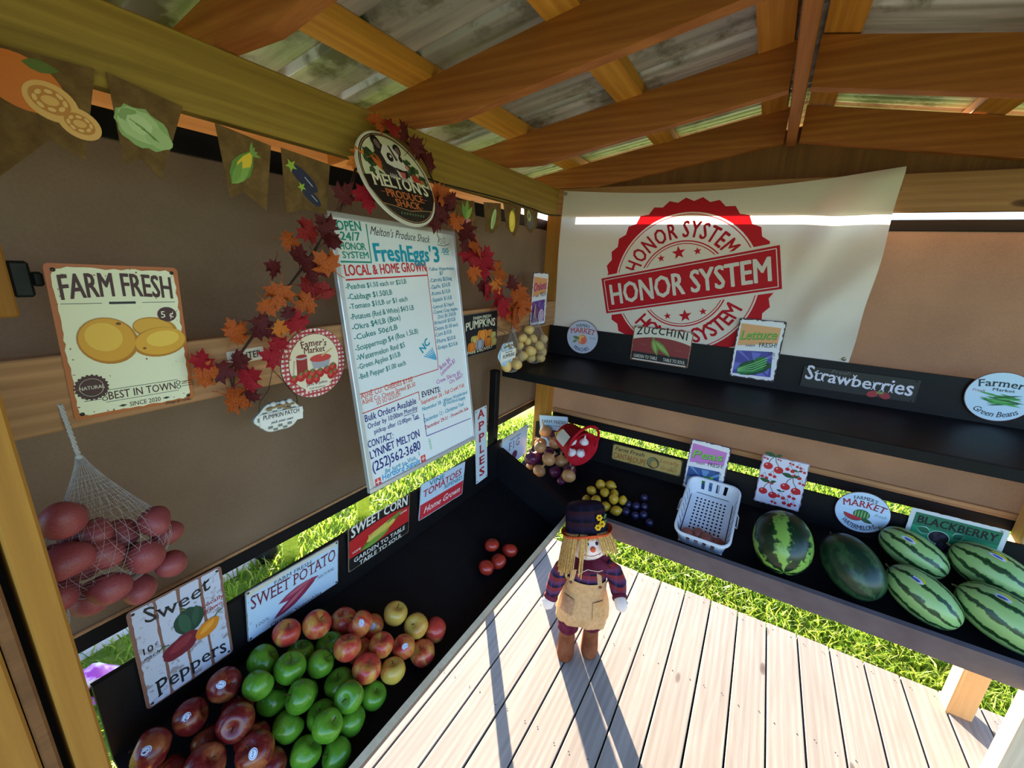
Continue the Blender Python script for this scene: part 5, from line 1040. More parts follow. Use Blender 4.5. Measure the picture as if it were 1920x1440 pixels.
# ------------------------------------------------------------------ watermelons
def wmelon(label, p, L, r, axis, m, roll=0.0, sticker=None, sc_dir=(0, -.4, .9)):
    prof = []
    for i in range(25):
        t = PI * i / 24; prof.append((max(.0001, r * math.sin(t) ** .86), -L / 2 * math.cos(t)))
    mb = MB().lathe(prof, 40); mb.v = [(z, x, y) for x, y, z in mb.v]
    x = Vector(axis).normalized(); ey = math.sqrt((L / 2 * x.y) ** 2 + r * r * (1 - x.y ** 2)); p = (p[0], min(p[1], 2.284 - ey), p[2]); z = Vector((0, 0, 1)); z = (z - x * z.dot(x)).normalized(); y = z.cross(x)
    o = obj('watermelon', mb, m, None, basis(p, x, y, z) @ Matrix.Rotation(roll, 4, 'X')); tag(o, label, 'watermelon', 'watermelons on the back bench')
    st = MB().tube([(-L / 2 + .002, 0, 0), (-L / 2 - .008, .001, .002), (-L / 2 - .016, .004, .004)], [.005, .0035, .003], 6); obj('stem', st, sm('dry_stem', 96, 90, 50), o)
    if sticker:
        d = (o.matrix_basis.to_3x3().inverted() @ Vector(sc_dir)).normalized(); zz = Vector((0, d.y, d.z)).normalized(); tx = d.x * L * .42
        k = math.sqrt(max(.05, 1 - (2 * tx / L) ** 2)); pos = Vector((tx, zz.y * r * k, zz.z * r * k)); nrm = Vector((tx / (L / 2) ** 2, pos.y / r ** 2, pos.z / r ** 2)).normalized()
        xx = (Vector((1, 0, 0)) - nrm * nrm.x).normalized(); yy = nrm.cross(xx); a = Art(.0008, .0003)
        for k_, (sx, sy, c) in enumerate(((.026, .017, (222, 204, 40)), (.0245, .0095, (206, 212, 232)), (.015, .004, (70, 84, 160)))):
            q = [(sx * math.cos(2 * PI * i / 24), sy * math.sin(2 * PI * i / 24) + (-.0055 if k_ else 0)) for i in range(24)]; a.add([(u, v, .0012 + .0004 * k_ - (v * v) / (2 * r) - u * u / (L * 1.1)) for u, v in q], [tuple(range(24))], a.m(c))
        s_ = obj('sticker', a, a.mats, o, basis(tuple(pos), xx, yy, nrm)); s_['label'] = 'yellow and blue oval sticker'
    return o
SL = Vector((0, -CT, -ST))           # down the slope
wmelon('large round dark green striped watermelon right of the white basket', (0.2612, 2.0189, 0.7538), .272, .116, (.12, -.75, -.5), M['melon_stripe'], .4)
wmelon('dark mottled green watermelon without stripes beside the round striped one', (0.5121, 2.0246, 0.7399), .268, .099, (.50, -.66, -.42), M['melon_dark'], .9)
wmelon('light striped watermelon at the backboard touching the blackberry sign corner', (0.7286, 2.1955, 0.7942), .238, .077, (.86, -.40, -.30), M['melon_light'], 0, True, (-.35, -.45, .9))
wmelon('light striped watermelon at the front lip just below the one at the backboard', (0.7369, 2.0121, 0.7142), .250, .082, (.80, -.46, -.36), M['melon_light'], 1.0, True, (-.4, -.35, .95))
wmelon('light striped watermelon under the blackberry sign lettering with a sticker', (0.9644, 2.2073, 0.8085), .268, .085, (.86, -.40, -.28), M['melon_light'], 2.0, True, (-.1, -.3, .95))
wmelon('largest light striped watermelon at the front lip cut by the picture edge', (0.9634, 2.0183, 0.7248), .280, .089, (.86, -.36, -.3), M['melon_light'], 3.1, True, (-.25, -.2, .95))

# ------------------------------------------------------------------ white basket, bucket, potatoes in nets
bk = thing('plastic_basket', 'white slotted plastic basket on the sloped bench below the Peas sign', 'basket', mw=frame('B', (-.053, 2.083, .7715), R(65), R(-1)))
W_, H_, DEP = .24, .362, .104
def rr3(w, h, r, z, n=5): return [(x, y, z) for x, y in rrect(w, h, r, n)]
mb = MB(); o_ = rr3(W_, H_, .045, 0); i_ = rr3(W_ - .008, H_ - .008, .041, 0); ob = rr3(W_ - .03, H_ - .03, .035, -DEP); ib = rr3(W_ - .038, H_ - .038, .032, -DEP + .004)
n = len(o_); mb.add(o_ + i_, [(i, (i + 1) % n, (i + 1) % n + n, i + n) for i in range(n)])
rim = rr3(W_ + .012, H_ + .012, .05, -.002); riml = rr3(W_ + .012, H_ + .012, .05, -.012)
mb.add(o_ + rim, [(i, i + n, (i + 1) % n + n, (i + 1) % n) for i in range(n)]); mb.add(rim + riml, [(i, i + n, (i + 1) % n + n, (i + 1) % n) for i in range(n)])
obj('rim', mb, M['plastic'], bk)
# walls: straight panels with slots cut out as gaps between staves
def wallpanel(mb, p, q, pb, qb, cuts):
    p, q, pb, qb = map(Vector, (p, q, pb, qb)); P_ = lambda u, v: (p * (1 - u) + q * u) * (1 - v) + (pb * (1 - u) + qb * u) * v
    us = [0.0]; 
    for u0, u1 in cuts: us += [u0, u1]
    us.append(1.0)
    for k in range(0, len(us) - 1):
        u0, u1 = us[k], us[k + 1]; slot = k % 2 == 1
        for v0, v1 in (((0, .16), (.72, 1.0)) if slot else ((0, 1.0),)):
            mb.add([P_(u0, v0), P_(u1, v0), P_(u1, v1), P_(u0, v1)], [(0, 1, 2, 3)])
        
mb = MB(); q_ = rrect(W_ - .004, H_ - .004, .043, 5); qb_ = rrect(W_ - .034, H_ - .034, .034, 5)
n = len(q_)
for i in range(n):
    p0, p1 = q_[i], q_[(i + 1) % n]; b0, b1 = qb_[i], qb_[(i + 1) % n]; d = math.hypot(p1[0] - p0[0], p1[1] - p0[1])
    k = 4 if d < .2 else 7
    cuts = [((j + .5) / k - .055, (j + .5) / k + .055) for j in range(k)] if d > .1 and abs(p0[1] - p1[1]) < .01 else ([((j + .5) / k - .012, (j + .5) / k + .012) for j in range(k)] if d > .1 else [])
    wallpanel(mb, (*p0, -.0), (*p1, -.0), (*b0, -DEP), (*b1, -DEP), cuts)
obj('side_wall', mb, M['plastic'], bk)
mb = MB(); fw, fh = W_ - .034, H_ - .034; nx, ny = 8, 13; ax, ay = .019, .021
mb2 = []
x0_, y0_ = -nx * ax / 2, -ny * ay / 2 + .03
for i in range(nx):
    for j in range(ny):
        cx, cy = x0_ + (i + .5) * ax, y0_ + (j + .5) * ay - .03; c4 = [(cx - ax / 2, cy - ay / 2), (cx, cy - ay / 2), (cx + ax / 2, cy - ay / 2), (cx + ax / 2, cy), (cx + ax / 2, cy + ay / 2), (cx, cy + ay / 2), (cx - ax / 2, cy + ay / 2), (cx - ax / 2, cy)]
        h8 = [(cx + .0052 * math.cos(R(225 + 45 * t)), cy + .0058 * math.sin(R(225 + 45 * t))) for t in range(8)]
        mb.add([(x, y, -DEP) for x, y in c4 + h8], [(t, (t + 1) % 8, (t + 1) % 8 + 8, t + 8) for t in range(8)])
bx, by = nx * ax / 2, ny * ay / 2
for (xa, xb, ya, yb2) in ((-fw / 2 + .004, fw / 2 - .004, by, fh / 2 - .004), (-fw / 2 + .004, fw / 2 - .004, -fh / 2 + .004, -by), (-fw / 2 + .004, -bx, -by, by), (bx, fw / 2 - .004, -by, by)): mb.add([(xa, ya, -DEP), (xb, ya, -DEP), (xb, yb2, -DEP), (xa, yb2, -DEP)], [(0, 1, 2, 3)])
obj('floor', mb, M['plastic'], bk)
for sx in (-1, 1):
    mb = MB(); mb.tube([(sx * (W_ / 2 + .004), -.045, -.012), (sx * (W_ / 2 + .014), -.04, -.03), (sx * (W_ / 2 + .014), .025, -.03), (sx * (W_ / 2 + .004), .03, -.012)], .0032, 6); obj('handle', mb, M['plastic'], bk)
bm_ = frame('B', (-.053, 2.083, .7715), R(65), R(-1)); rkw = ['leftmost', 'second from the left', 'third from the left', 'rightmost']
for i, (x, y, r) in enumerate(((-.066, -.122, .03), (-.02, -.100, .028), (.022, -.120, .034), (.072, -.122, .03))):
    mb = MB().ball((0, 0, 0), (r, r * .92, r * .88), 18, 12); o = obj('root_vegetable', mb, M['egg_brown'], None, Matrix.Translation(bm_ @ Vector((x, y, -DEP + r * .9))) @ Matrix.Rotation(i * 1.3, 4, 'Z')); tag(o, 'small round reddish brown vegetable in the white basket, %s of four' % rkw[i], 'vegetable', 'vegetables in the white basket')

bax = Vector((.80, -.50, -.14)).normalized(); bc0 = Vector((-0.8835, 2.2072, 0.91)); zz = bax; xx = Vector((0, 0, 1)).cross(zz).normalized(); bmw = basis(tuple(bc0), xx, zz.cross(xx), zz) @ Matrix.Scale(1.35, 4)
bk2 = thing('felt_bucket', 'small red bucket of garlic tipped over behind the onions', 'bucket', mw=bmw)
RED = sm('red_felt', 176, 18, 34); mb = MB().lathe([(.0001, 0), (.055, 0), (.058, .004), (.076, .125), (.079, .128), (.079, .131), (.074, .131), (.054, .008), (.0001, .006)], 30); obj('body', mb, RED, bk2)
mb = MB(); mb.tube([(.074 * math.cos(t), .074 * math.sin(t), .124) for t in (0,)] + [(.074 * math.cos(t) * 1.0, .02 + .10 * math.sin(t), .124 + .02 * math.sin(t)) for t in [PI * k / 10 for k in range(1, 10)]] + [(-.074, 0, .124)], .006, 8); obj('handle', mb, RED, bk2)
mb = MB(); q = [(-.026, -.036), (.026, -.036), (.026, .024), (.014, .038), (-.014, .038), (-.026, .024)]; tg = obj('gift_tag', mb.prism(q, 0, .002), paint(226, 214, 196), bk2)
tdir = Vector((bmw.to_3x3().inverted() @ Vector((-.45, -.75, .45)))); tdir.z = 0; tdir.normalize(); tg.matrix_basis = basis(tuple(tdir * .0745 + Vector((0, 0, .066))), Vector((0, 0, 1)).cross(tdir) * -1, Vector((0, 0, -1)) + tdir * -.165, tdir); tg['label'] = 'cream paper tag'
bw = MB(); bp = tdir * .075 + Vector((0, 0, .028)); bw.tube([bp, bp + Vector((.02, .012, .004)), bp + Vector((.012, .02, .01)), bp, bp + Vector((-.02, .008, .006)), bp + Vector((-.014, -.012, .01)), bp], .003, 6); obj('bow', bw, sm('gold_ribbon', 196, 156, 66), bk2)
gl = MB().lathe([(.0001, -.75), (.3, -.78), (.75, -.55), (1, -.1), (.9, .3), (.55, .62), (.25, .85), (.16, 1.1), (.14, 1.5), (.17, 1.55)], 24); gl.v = [(x * (1 + .05 * math.cos(8 * math.atan2(y, x))), y * (1 + .05 * math.cos(8 * math.atan2(y, x))), z) for x, y, z in gl.v]; gl_me = mesh('garlic', gl, M['garlic'])
for i, (x, y, z, w_) in enumerate(((-.03, -.028, .10, 'upper left'), (.014, -.036, .105, 'upper right'), (-.028, .02, .085, 'lower left'), (.03, .012, .095, 'lower right'), (.0, -.004, .045, 'deepest'))):
    o = obj('garlic_bulb', gl_me, None, None, Matrix.Translation(bmw @ Vector((x, y, z))) @ rot_rand(random.Random(i), 60) @ Matrix.Scale(.027, 4)); tag(o, 'white garlic bulb in the red bucket, the %s one' % w_, 'garlic', 'garlic bulbs in the red bucket')

pot_me = []
for s_ in range(3):
    rg = random.Random(s_); mb = MB().ball((0, 0, 0), (1.12, .96, .92), 18, 12); k1, k2 = rg.uniform(2, 4), rg.uniform(0, 6)
    mb.v = [tuple(c * (1 + .06 * math.sin(k1 * x + k2) * math.cos(2.5 * y + k2)) for c in (x, y, z)) for x, y, z in mb.v]; pot_me.append(mb)
def potatoes(lst, m, lab, grp, nm):
    ms = [mesh('potato', mb, m) for mb in pot_me]; pr_ = [(0, 0, 0, p[1] - .25 * p[0], 0) for p, r in lst]; rk = ranks(pr_)
    for i, (p, r) in enumerate(lst):
        rg = random.Random(i * 3 + len(lst)); o = obj('potato', ms[i % 3], None, None, Matrix.Translation(p) @ rot_rand(rg, 90) @ Matrix.Scale(r * .93, 4)); tag(o, lab % rk[i], 'potato', grp)
NETM = NT('white_netting', .5, .3); NETM.b.inputs['Base Color'].default_value = lin((206, 200, 196)); NETM.translucent(.3, lin((206, 200, 196))); NETM = NETM.m
def netbag(label, hook, apex, cc, rad, grp, nv=30, nr=34, tw=.004, sr=.00026):
    """hook -> twisted neck -> apex, then a net that hugs an ellipsoid of radii rad about cc"""
    root = thing('net_bag', label, 'net bag', hook, group=grp); H0 = Vector(hook); A = Vector(apex) - H0; Cc = Vector(cc) - H0
    mb = MB()
    for k in range(3): mb.tube([A * t + Vector((math.cos(t * 22 + k * 2.1), math.sin(t * 22 + k * 2.1), 0)) * tw * .6 for t in [j / 14 for j in range(15)]], tw * .55, 5)
    mb.ball(tuple(A), tw * 1.5, 8, 6); obj('twisted_neck', mb, NETM, root)
    def pt(a, t):
        top = A; ce = Cc; zt = A.z + (Cc.z - rad[2] - A.z) * t; full = (A.z - Cc.z)
        if zt > Cc.z + rad[2] * .45:
            u = (A.z - zt) / max(1e-6, A.z - (Cc.z + rad[2] * .45)); rr = .06 + .83 * u ** 1.25; cx = A * (1 - u) + Vector((Cc.x, Cc.y, Cc.z + rad[2] * .45)) * u
        else:
            v = (zt - Cc.z) / rad[2]; rr = math.sqrt(max(.0, 1 - v * v)) ; cx = Vector((Cc.x, Cc.y, zt))
        return Vector((cx.x + math.cos(a) * rad[0] * rr, cx.y + math.sin(a) * rad[1] * rr, zt))
    mb = MB()
    for i in range(nv):
        for sgn in (1, -1): mb.tube([pt(2 * PI * i / nv + sgn * t * 1.1, t) for t in [j / 22 for j in range(23)]], sr, 3, cap=False)
    for j in range(1, nr):
        t = j / nr; mb.tube([pt(2 * PI * k / 28, t) for k in range(29)], sr * .8, 3, cap=False)
    obj('net', mb, NETM, root)
    return root
tm = MB()
netbag('net bag of red potatoes hanging from the rail below the potato sign', (-1.064, 0.206, 1.593), (-1.05, 0.21, 1.491), (-0.985, 0.205, 1.317), (.05, .098, .083), 'potato net bags')
netbag('net bag of red potatoes half hidden by the yellow post at far left', (-1.064, .02, 1.60), (-1.05, .03, 1.42), (-.985, .06, 1.235), (.05, .075, .08), 'potato net bags')
potatoes([((-0.9742, 0.2761, 1.3454), 0.0304), ((-0.9972, 0.2985, 1.2938), 0.0288), ((-1.0178, 0.2516, 1.26), 0.032), ((-1.0162, 0.2328, 1.3231), 0.0336), ((-1.0194, 0.1767, 1.3558), 0.0304), ((-0.9652, 0.1901, 1.3274), 0.032), ((-0.9571, 0.2465, 1.289), 0.0352), ((-0.9706, 0.2869, 1.2385), 0.0304), ((-1.0178, 0.174, 1.2932), 0.032), ((-0.9744, 0.1266, 1.2785), 0.0336), ((-0.9988, 0.1686, 1.2286), 0.0352), ((-0.9837, 0.2322, 1.209), 0.032), ((-0.9444, 0.1845, 1.2654), 0.032)], M['potato_red'], 'red skinned potato in the net bag under the potato sign, %s from the left', 'red potatoes in the nearer net bag', 'a')
potatoes([((-0.9623, 0.1543, 1.4194), 0.0352), ((-1.0211, 0.1676, 1.3969), 0.0288), ((-0.9887, 0.1947, 1.3597), 0.0272), ((-0.9525, 0.1449, 1.3481), 0.0352), ((-1.0155, 0.1402, 1.3274), 0.0288), ((-1.012, 0.1087, 1.4103), 0.032), ((-0.9918, 0.0896, 1.3523), 0.032)], M['potato_red'], 'red skinned potato in the net bag behind the yellow post, %s from the left', 'red potatoes in the net bag behind the post', 'b')
netbag('net bag of yellow potatoes hanging behind the blue pumpkins plaque', (-1.064, 1.818, 1.599), (-1.055, 1.805, 1.58), (-1.01, 1.733, 1.436), (.048, .07, .072), 'potato net bags', 26, 26)
netbag('net bag of yellow potatoes hanging below the Onions sign', (-1.064, 2.048, 1.677), (-1.05, 2.016, 1.629), (-0.998, 1.946, 1.472), (.055, .078, .10), 'potato net bags', 26, 26)
potatoes([((-1.0257, 1.831, 1.484), 0.0242), ((-1.0143, 1.846, 1.429), 0.0299), ((-0.9841, 1.7318, 1.412), 0.0299), ((-0.9643, 1.607, 1.429), 0.0285), ((-1.0228, 1.7738, 1.4168), 0.0271), ((-1.0242, 1.7574, 1.4672), 0.0257)], M['potato'], 'yellow potato in the net behind the blue plaque, %s from the left', 'yellow potatoes behind the plaque', 'c')
potatoes([((-1.0162, 1.9064, 1.5573), 0.0271), ((-1.0041, 1.9296, 1.5112), 0.0257), ((-1.0043, 2.053, 1.493), 0.0285), ((-1.0143, 1.839, 1.522), 0.0257), ((-0.9821, 1.9601, 1.4699), 0.0299), ((-1.0088, 1.8828, 1.4985), 0.0228), ((-0.9803, 1.869, 1.456), 0.0299), ((-1.0057, 2.0421, 1.4192), 0.0314), ((-0.9828, 1.99, 1.3998), 0.0285), ((-1.0144, 1.9439, 1.402), 0.0271)], M['potato'], 'yellow potato in the net below the Onions sign, %s from the left', 'yellow potatoes below the Onions sign', 'd')

# ------------------------------------------------------------------ maple leaf garland
LC = [(92, 22, 26), (150, 34, 30), (186, 88, 30), (166, 24, 40), (214, 120, 40)]
def leafmat(i):
    c = LC[i]; t = NT('maple_leaf_%d' % i, .6, .25); v = t.coord((1, 1, 1), obj_rand=True); n = t.noise(v, 30, 3)
    cc = t.ramp(n, [(.3, tuple(max(0, x - 30) for x in c)), (.7, tuple(min(255, x + 26) for x in c))]); t.col(cc); t.translucent(.35, cc); return t.m
LM = [leafmat(i) for i in range(5)]
half = [(0, -.5), (.06, -.32), (.30, -.40), (.26, -.26), (.50, -.16), (.38, -.06), (.46, .16), (.26, .08), (.20, .14), (.24, .32), (.12, .28), (0, .52)]
def leaf_mesh(i, m):
    rg = random.Random(i); cu, tw = rg.uniform(-.5, .9), rg.uniform(-.5, .5); pts = half + [(-x, y) for x, y in half[-2:0:-1]]; mb = MB()
    f = lambda x, y: (x, y, cu * (x * x + .4 * y * y) + tw * x * y + .06 * math.sin(9 * y) * abs(x) * 2)
    vs_ = [f(0, 0)] + [f(x, y) for x, y in pts] + [f(x * .55, y * .55) for x, y in pts]; n = len(pts)
    fs = [(1 + j, 1 + (j + 1) % n, 1 + n + (j + 1) % n, 1 + n + j) for j in range(n)] + [(0, 1 + n + j, 1 + n + (j + 1) % n) for j in range(n)]
    mb.add(vs_, fs, 0, True); mb.tube([(0, -.48, f(0, -.48)[2]), (.02, -.62, .05), (.06, -.75, .0)], .012, 4); return mesh('maple_leaf', mb, m)
leaf_me = [[leaf_mesh(i * 3 + k, LM[i]) for k in range(3)] for i in range(5)]
lv = [((-1.045, 0.752, 1.953), 0.0351, 0), ((-1.045, 0.709, 1.932), 0.0392, 1), ((-1.045, 0.66, 1.906), 0.0301, 2), ((-1.045, 0.666, 1.872), 0.0351, 0), ((-1.045, 0.744, 1.858), 0.0431, 2), ((-1.045, 0.714, 1.835), 0.043, 0), ((-1.045, 0.773, 1.918), 0.0291, 0), ((-1.045, 0.608, 1.838), 0.0291, 0), ((-1.045, 0.715, 1.791), 0.043, 1), ((-1.045, 0.743, 1.784), 0.0301, 1), ((-1.045, 0.68, 1.752), 0.0361, 2), ((-1.045, 0.607, 1.777), 0.0391, 2), ((-1.045, 0.583, 1.749), 0.0291, 2), ((-1.045, 0.65, 1.71), 0.0412, 3), ((-1.045, 0.601, 1.695), 0.0262, 4), ((-1.045, 0.569, 1.694), 0.0332, 0), ((-1.045, 0.514, 1.694), 0.0354, 2), ((-1.045, 0.492, 1.71), 0.0262, 2), ((-1.045, 0.591, 1.664), 0.0303, 3), ((-1.045, 0.572, 1.63), 0.0354, 3), ((-1.045, 0.524, 1.584), 0.0406, 3), ((-1.045, 0.429, 1.643), 0.0285, 3), ((-1.045, 0.435, 1.61), 0.0345, 2), ((-1.045, 0.468, 1.61), 0.0304, 0), ((-1.045, 0.509, 1.629), 0.0282, 0), ((-1.045, 0.485, 1.538), 0.0409, 2), ((-1.045, 0.521, 1.542), 0.0255, 0), ((-1.045, 0.551, 1.718), 0.0241, 0), ((-1.045, 0.629, 1.734), 0.0221, 0), ((-1.03, 1.203, 2.09), 0.0393, 2), ((-1.03, 1.224, 2.063), 0.0463, 0), ((-1.03, 1.199, 2.019), 0.0552, 0), ((-1.03, 1.28, 2.017), 0.0341, 2), ((-1.03, 1.34, 1.98), 0.0522, 0), ((-1.03, 1.333, 1.949), 0.0461, 0), ((-1.03, 1.414, 1.937), 0.0571, 2), ((-1.03, 1.411, 1.901), 0.0641, 3), ((-1.03, 1.486, 1.896), 0.0601, 3), ((-1.03, 1.459, 1.861), 0.066, 3), ((-1.03, 1.383, 1.832), 0.042, 2), ((-1.03, 1.419, 1.827), 0.05, 2), ((-1.03, 1.492, 1.784), 0.054, 0), ((-1.03, 1.613, 1.831), 0.0641, 2), ((-1.03, 1.574, 1.78), 0.0421, 4), ((-1.03, 1.513, 1.761), 0.048, 3), ((-1.03, 1.588, 1.736), 0.058, 3), ((-1.03, 1.624, 1.693), 0.0651, 3), ((-1.03, 1.684, 1.794), 0.045, 0), ((-1.03, 1.755, 1.748), 0.0701, 2), ((-1.03, 1.72, 1.66), 0.0572, 2), ((-1.03, 1.82, 1.679), 0.0702, 2), ((-1.03, 1.772, 1.64), 0.0883, 2), ((-1.03, 1.861, 1.673), 0.0512, 2), ((-1.02, 0.937, 2.239), 0.0339, 2), ((-1.02, 0.971, 2.233), 0.0326, 1), ((-1.02, 1.018, 2.237), 0.0347, 0), ((-1.02, 1.056, 2.21), 0.0337, 0), ((-1.02, 1.09, 2.2), 0.0375, 0), ((-1.02, 1.123, 2.18), 0.0405, 0), ((-1.02, 0.846, 2.123), 0.0354, 4), ((-1.02, 0.865, 2.033), 0.0462, 3), ((-1.02, 0.813, 2.038), 0.0374, 0), ((-1.02, 1.195, 2.093), 0.0423, 2), ((-1.02, 1.226, 2.078), 0.0352, 0), ((-1.02, 1.184, 2.019), 0.0562, 0), ((-1.02, 1.264, 2.015), 0.0371, 2), ((-1.02, 0.756, 1.939), 0.0291, 0), ((-1.02, 0.77, 1.917), 0.0271, 0)]
gar = thing('leaf_garland', 'garland of red and orange maple leaves draped around the whiteboard and logo sign', 'garland', lv[0][0])
g0 = Vector(lv[0][0])
for path in ([((-1.05, 0.784, 1.956), 0.001, 0), ((-1.05, 0.722, 1.878), 0.0, 0), ((-1.05, 0.658, 1.805), 0.001, 0), ((-1.05, 0.608, 1.751), 0.0, 0), ((-1.05, 0.554, 1.685), 0.001, 0), ((-1.05, 0.505, 1.637), 0.001, 0), ((-1.05, 0.489, 1.599), 0.0, 0), ((-1.05, 0.489, 1.548), 0.0, 0)], [((-1.04, 1.214, 2.075), 0.001, 0), ((-1.04, 1.304, 2.005), 0.001, 0), ((-1.04, 1.415, 1.921), 0.001, 0), ((-1.04, 1.513, 1.84), 0.001, 0), ((-1.04, 1.658, 1.748), 0.001, 0), ((-1.04, 1.761, 1.669), 0.001, 0)], [((-1.05, 0.815, 1.989), 0.001, 0), ((-1.05, 0.856, 2.063), 0.0, 0), ((-1.05, 0.898, 2.162), 0.001, 0), ((-1.05, 0.964, 2.233), 0.001, 0), ((-1.05, 1.053, 2.241), 0.0, 0), ((-1.05, 1.153, 2.192), 0.0, 0), ((-1.05, 1.226, 2.107), 0.0, 0), ((-1.05, 1.226, 2.038), 0.002, 0)]):
    for k in range(2):
        rg = random.Random(k); obj('stem', MB().tube([Vector(p[0]) - g0 + Vector((.004 * k, rg.uniform(-.008, .008), rg.uniform(-.008, .008))) for p in path], .0022, 5), sm('brown_vine', 62, 44, 34), gar)
for i, (p, s_, c_) in enumerate(lv):
    rg = random.Random(i * 7 + 3); o = obj('leaf', leaf_me[c_][i % 3], None, gar)
    nrm = Vector((1, rg.uniform(-.5, .35), rg.uniform(-.25, .55))).normalized(); a_ = rg.uniform(0, 2 * PI); up = Vector((0, math.cos(a_), math.sin(a_))); x = up.cross(nrm).normalized(); y = nrm.cross(x)
    o.matrix_basis = basis(tuple(Vector(p) - g0 + Vector((rg.uniform(0, .03), 0, 0))), x, y, nrm) @ Matrix.Scale(s_ * 1.95, 4)

# ------------------------------------------------------------------ burlap bunting
def flag(label, poly, paint_fn, cpt, size, rot, x=-1.056):
    base = thing('burlap_flag', label, 'bunting flag', mw=frame('L', (x, cpt[0], cpt[1])), group='burlap bunting flags')
    q = [(a - cpt[0], b - cpt[1]) for a, b in poly]; mb = MB(); n = len(q)
    mb.prism(q, -.0012, 0); obj('burlap', mb, M['burlap'], base)
    a = Art(.0006, .0003); paint_fn(a, size, rot); art('printed_vegetable', a, base); return base
def rt(fn):
    def g(a, s, rot):
        b = Art(a.base, a.step); fn(b); ca, sa = math.cos(R(rot)) * s, math.sin(R(rot)) * s
        b.v = [(x * ca - y * sa, x * sa + y * ca, z) for x, y, z in b.v]; a.v, a.f, a.mi, a.sm, a.mats, a.calls = b.v, b.f, b.mi, b.sm, b.mats, b.calls
    return g
def v_tomato(a):
    a.ell(-.25, .12, .62, .5, (206, 110, 34), 1, -20); a.leaf(-.2, .5, .35, .5, .12, (90, 104, 40), 2); a.ell(.12, -.12, .42, .36, (222, 170, 96), 2, -20); a.ell(.5, -.42, .36, .3, (222, 170, 96), 2, -20)
    for cx, cy, r in ((.1, -.1, .3), (.5, -.42, .24)):
        a.ell(cx, cy, r * 1.05, r * .8, (190, 126, 54), 3, -20)
        for k in range(8): a.ell(cx + r * .75 * math.cos(k * .785), cy + r * .55 * math.sin(k * .785), r * .13, r * .22, (226, 180, 110), 4, k * 45, 8)
        a.ell(cx, cy, r * .45, r * .3, (220, 168, 94), 4)
def v_cabbage(a):
    a.blob(0, 0, .66, .52, (140, 168, 104), 1, -25, .1, 26, 3); a.blob(-.1, .06, .5, .42, (172, 194, 134), 2, -25, .08, 22, 5); a.blob(.32, -.2, .34, .28, (162, 186, 124), 3, -30, .1, 18, 6); a.blob(-.3, .3, .24, .16, (132, 160, 98), 3, 20, .1); a.blob(-.08, .1, .3, .24, (184, 204, 148), 4, -25, .08)
    for k in range(3): a.line([(-.3 + k * .12, .2 - k * .1), (0 + k * .1, .02 - k * .1), (.2 + k * .05, -.26 - k * .02)], .02, (100, 132, 66), 5)
def v_corn(a):
    a.leaf(-.5, -.5, .4, .45, .3, (96, 132, 52), 1); a.leaf(-.32, -.34, .36, .42, .19, (222, 188, 50), 2); a.leaf(-.5, -.5, .18, -.02, .15, (128, 160, 72), 3); a.leaf(-.48, -.5, -.02, .14, .12, (114, 148, 62), 3)
    for k in range(4): a.leaf(.3, .35, .42 + k * .06, .7 - k * .14, .05, (120, 150, 70), 3)
def v_eggplant(a):
    for x0, y0, s in ((-.1, .2, 1), (.05, -.3, .75)): a.ell(x0 + .1 * s, y0 - .05, .52 * s, .2 * s, (40, 42, 66), 1, -45); a.line([(x0 + .12 * s, y0 + .0), (x0 + .34 * s, y0 - .26 * s)], .03 * s, (170, 176, 190), 2); a.star(x0 - .26 * s, y0 + .3 * s, .2 * s, (150, 176, 62), 3, 40)
def v_radish(a):
    a.ell(-.1, -.35, .2, .26, (190, 110, 116), 1); a.ell(.2, -.35, .2, .26, (200, 124, 126), 1); a.leaf(.0, -.15, .1, .6, .14, (110, 150, 60), 2); a.leaf(.0, -.15, .4, .35, .12, (130, 170, 70), 2); a.leaf(.0, -.15, -.25, .45, .12, (100, 140, 60), 2)
def v_cuke(a): a.ell(0, 0, .26, .66, (92, 132, 66), 1, -14); a.ell(0, 0, .2, .6, (186, 206, 140), 2, -14); a.line([(-.12, -.4), (.02, .0), (.1, .45)], .05, (92, 132, 66), 3); a.line([(.0, -.45), (.1, .0), (.16, .3)], .04, (110, 150, 80), 3)
def v_lemon(a): a.ell(0, 0, .34, .58, (230, 202, 36), 1, 4); a.ell(-.06, .1, .2, .36, (242, 220, 80), 2, 4); a.leaf(.0, .5, .2, .72, .06, (120, 150, 60), 2)
def v_avocado(a): a.ell(0, -.1, .44, .5, (36, 40, 34), 1, 20); a.ell(-.2, .2, .22, .34, (150, 164, 70), 2, 30); a.ell(-.2, .2, .1, .14, (80, 60, 40), 3)
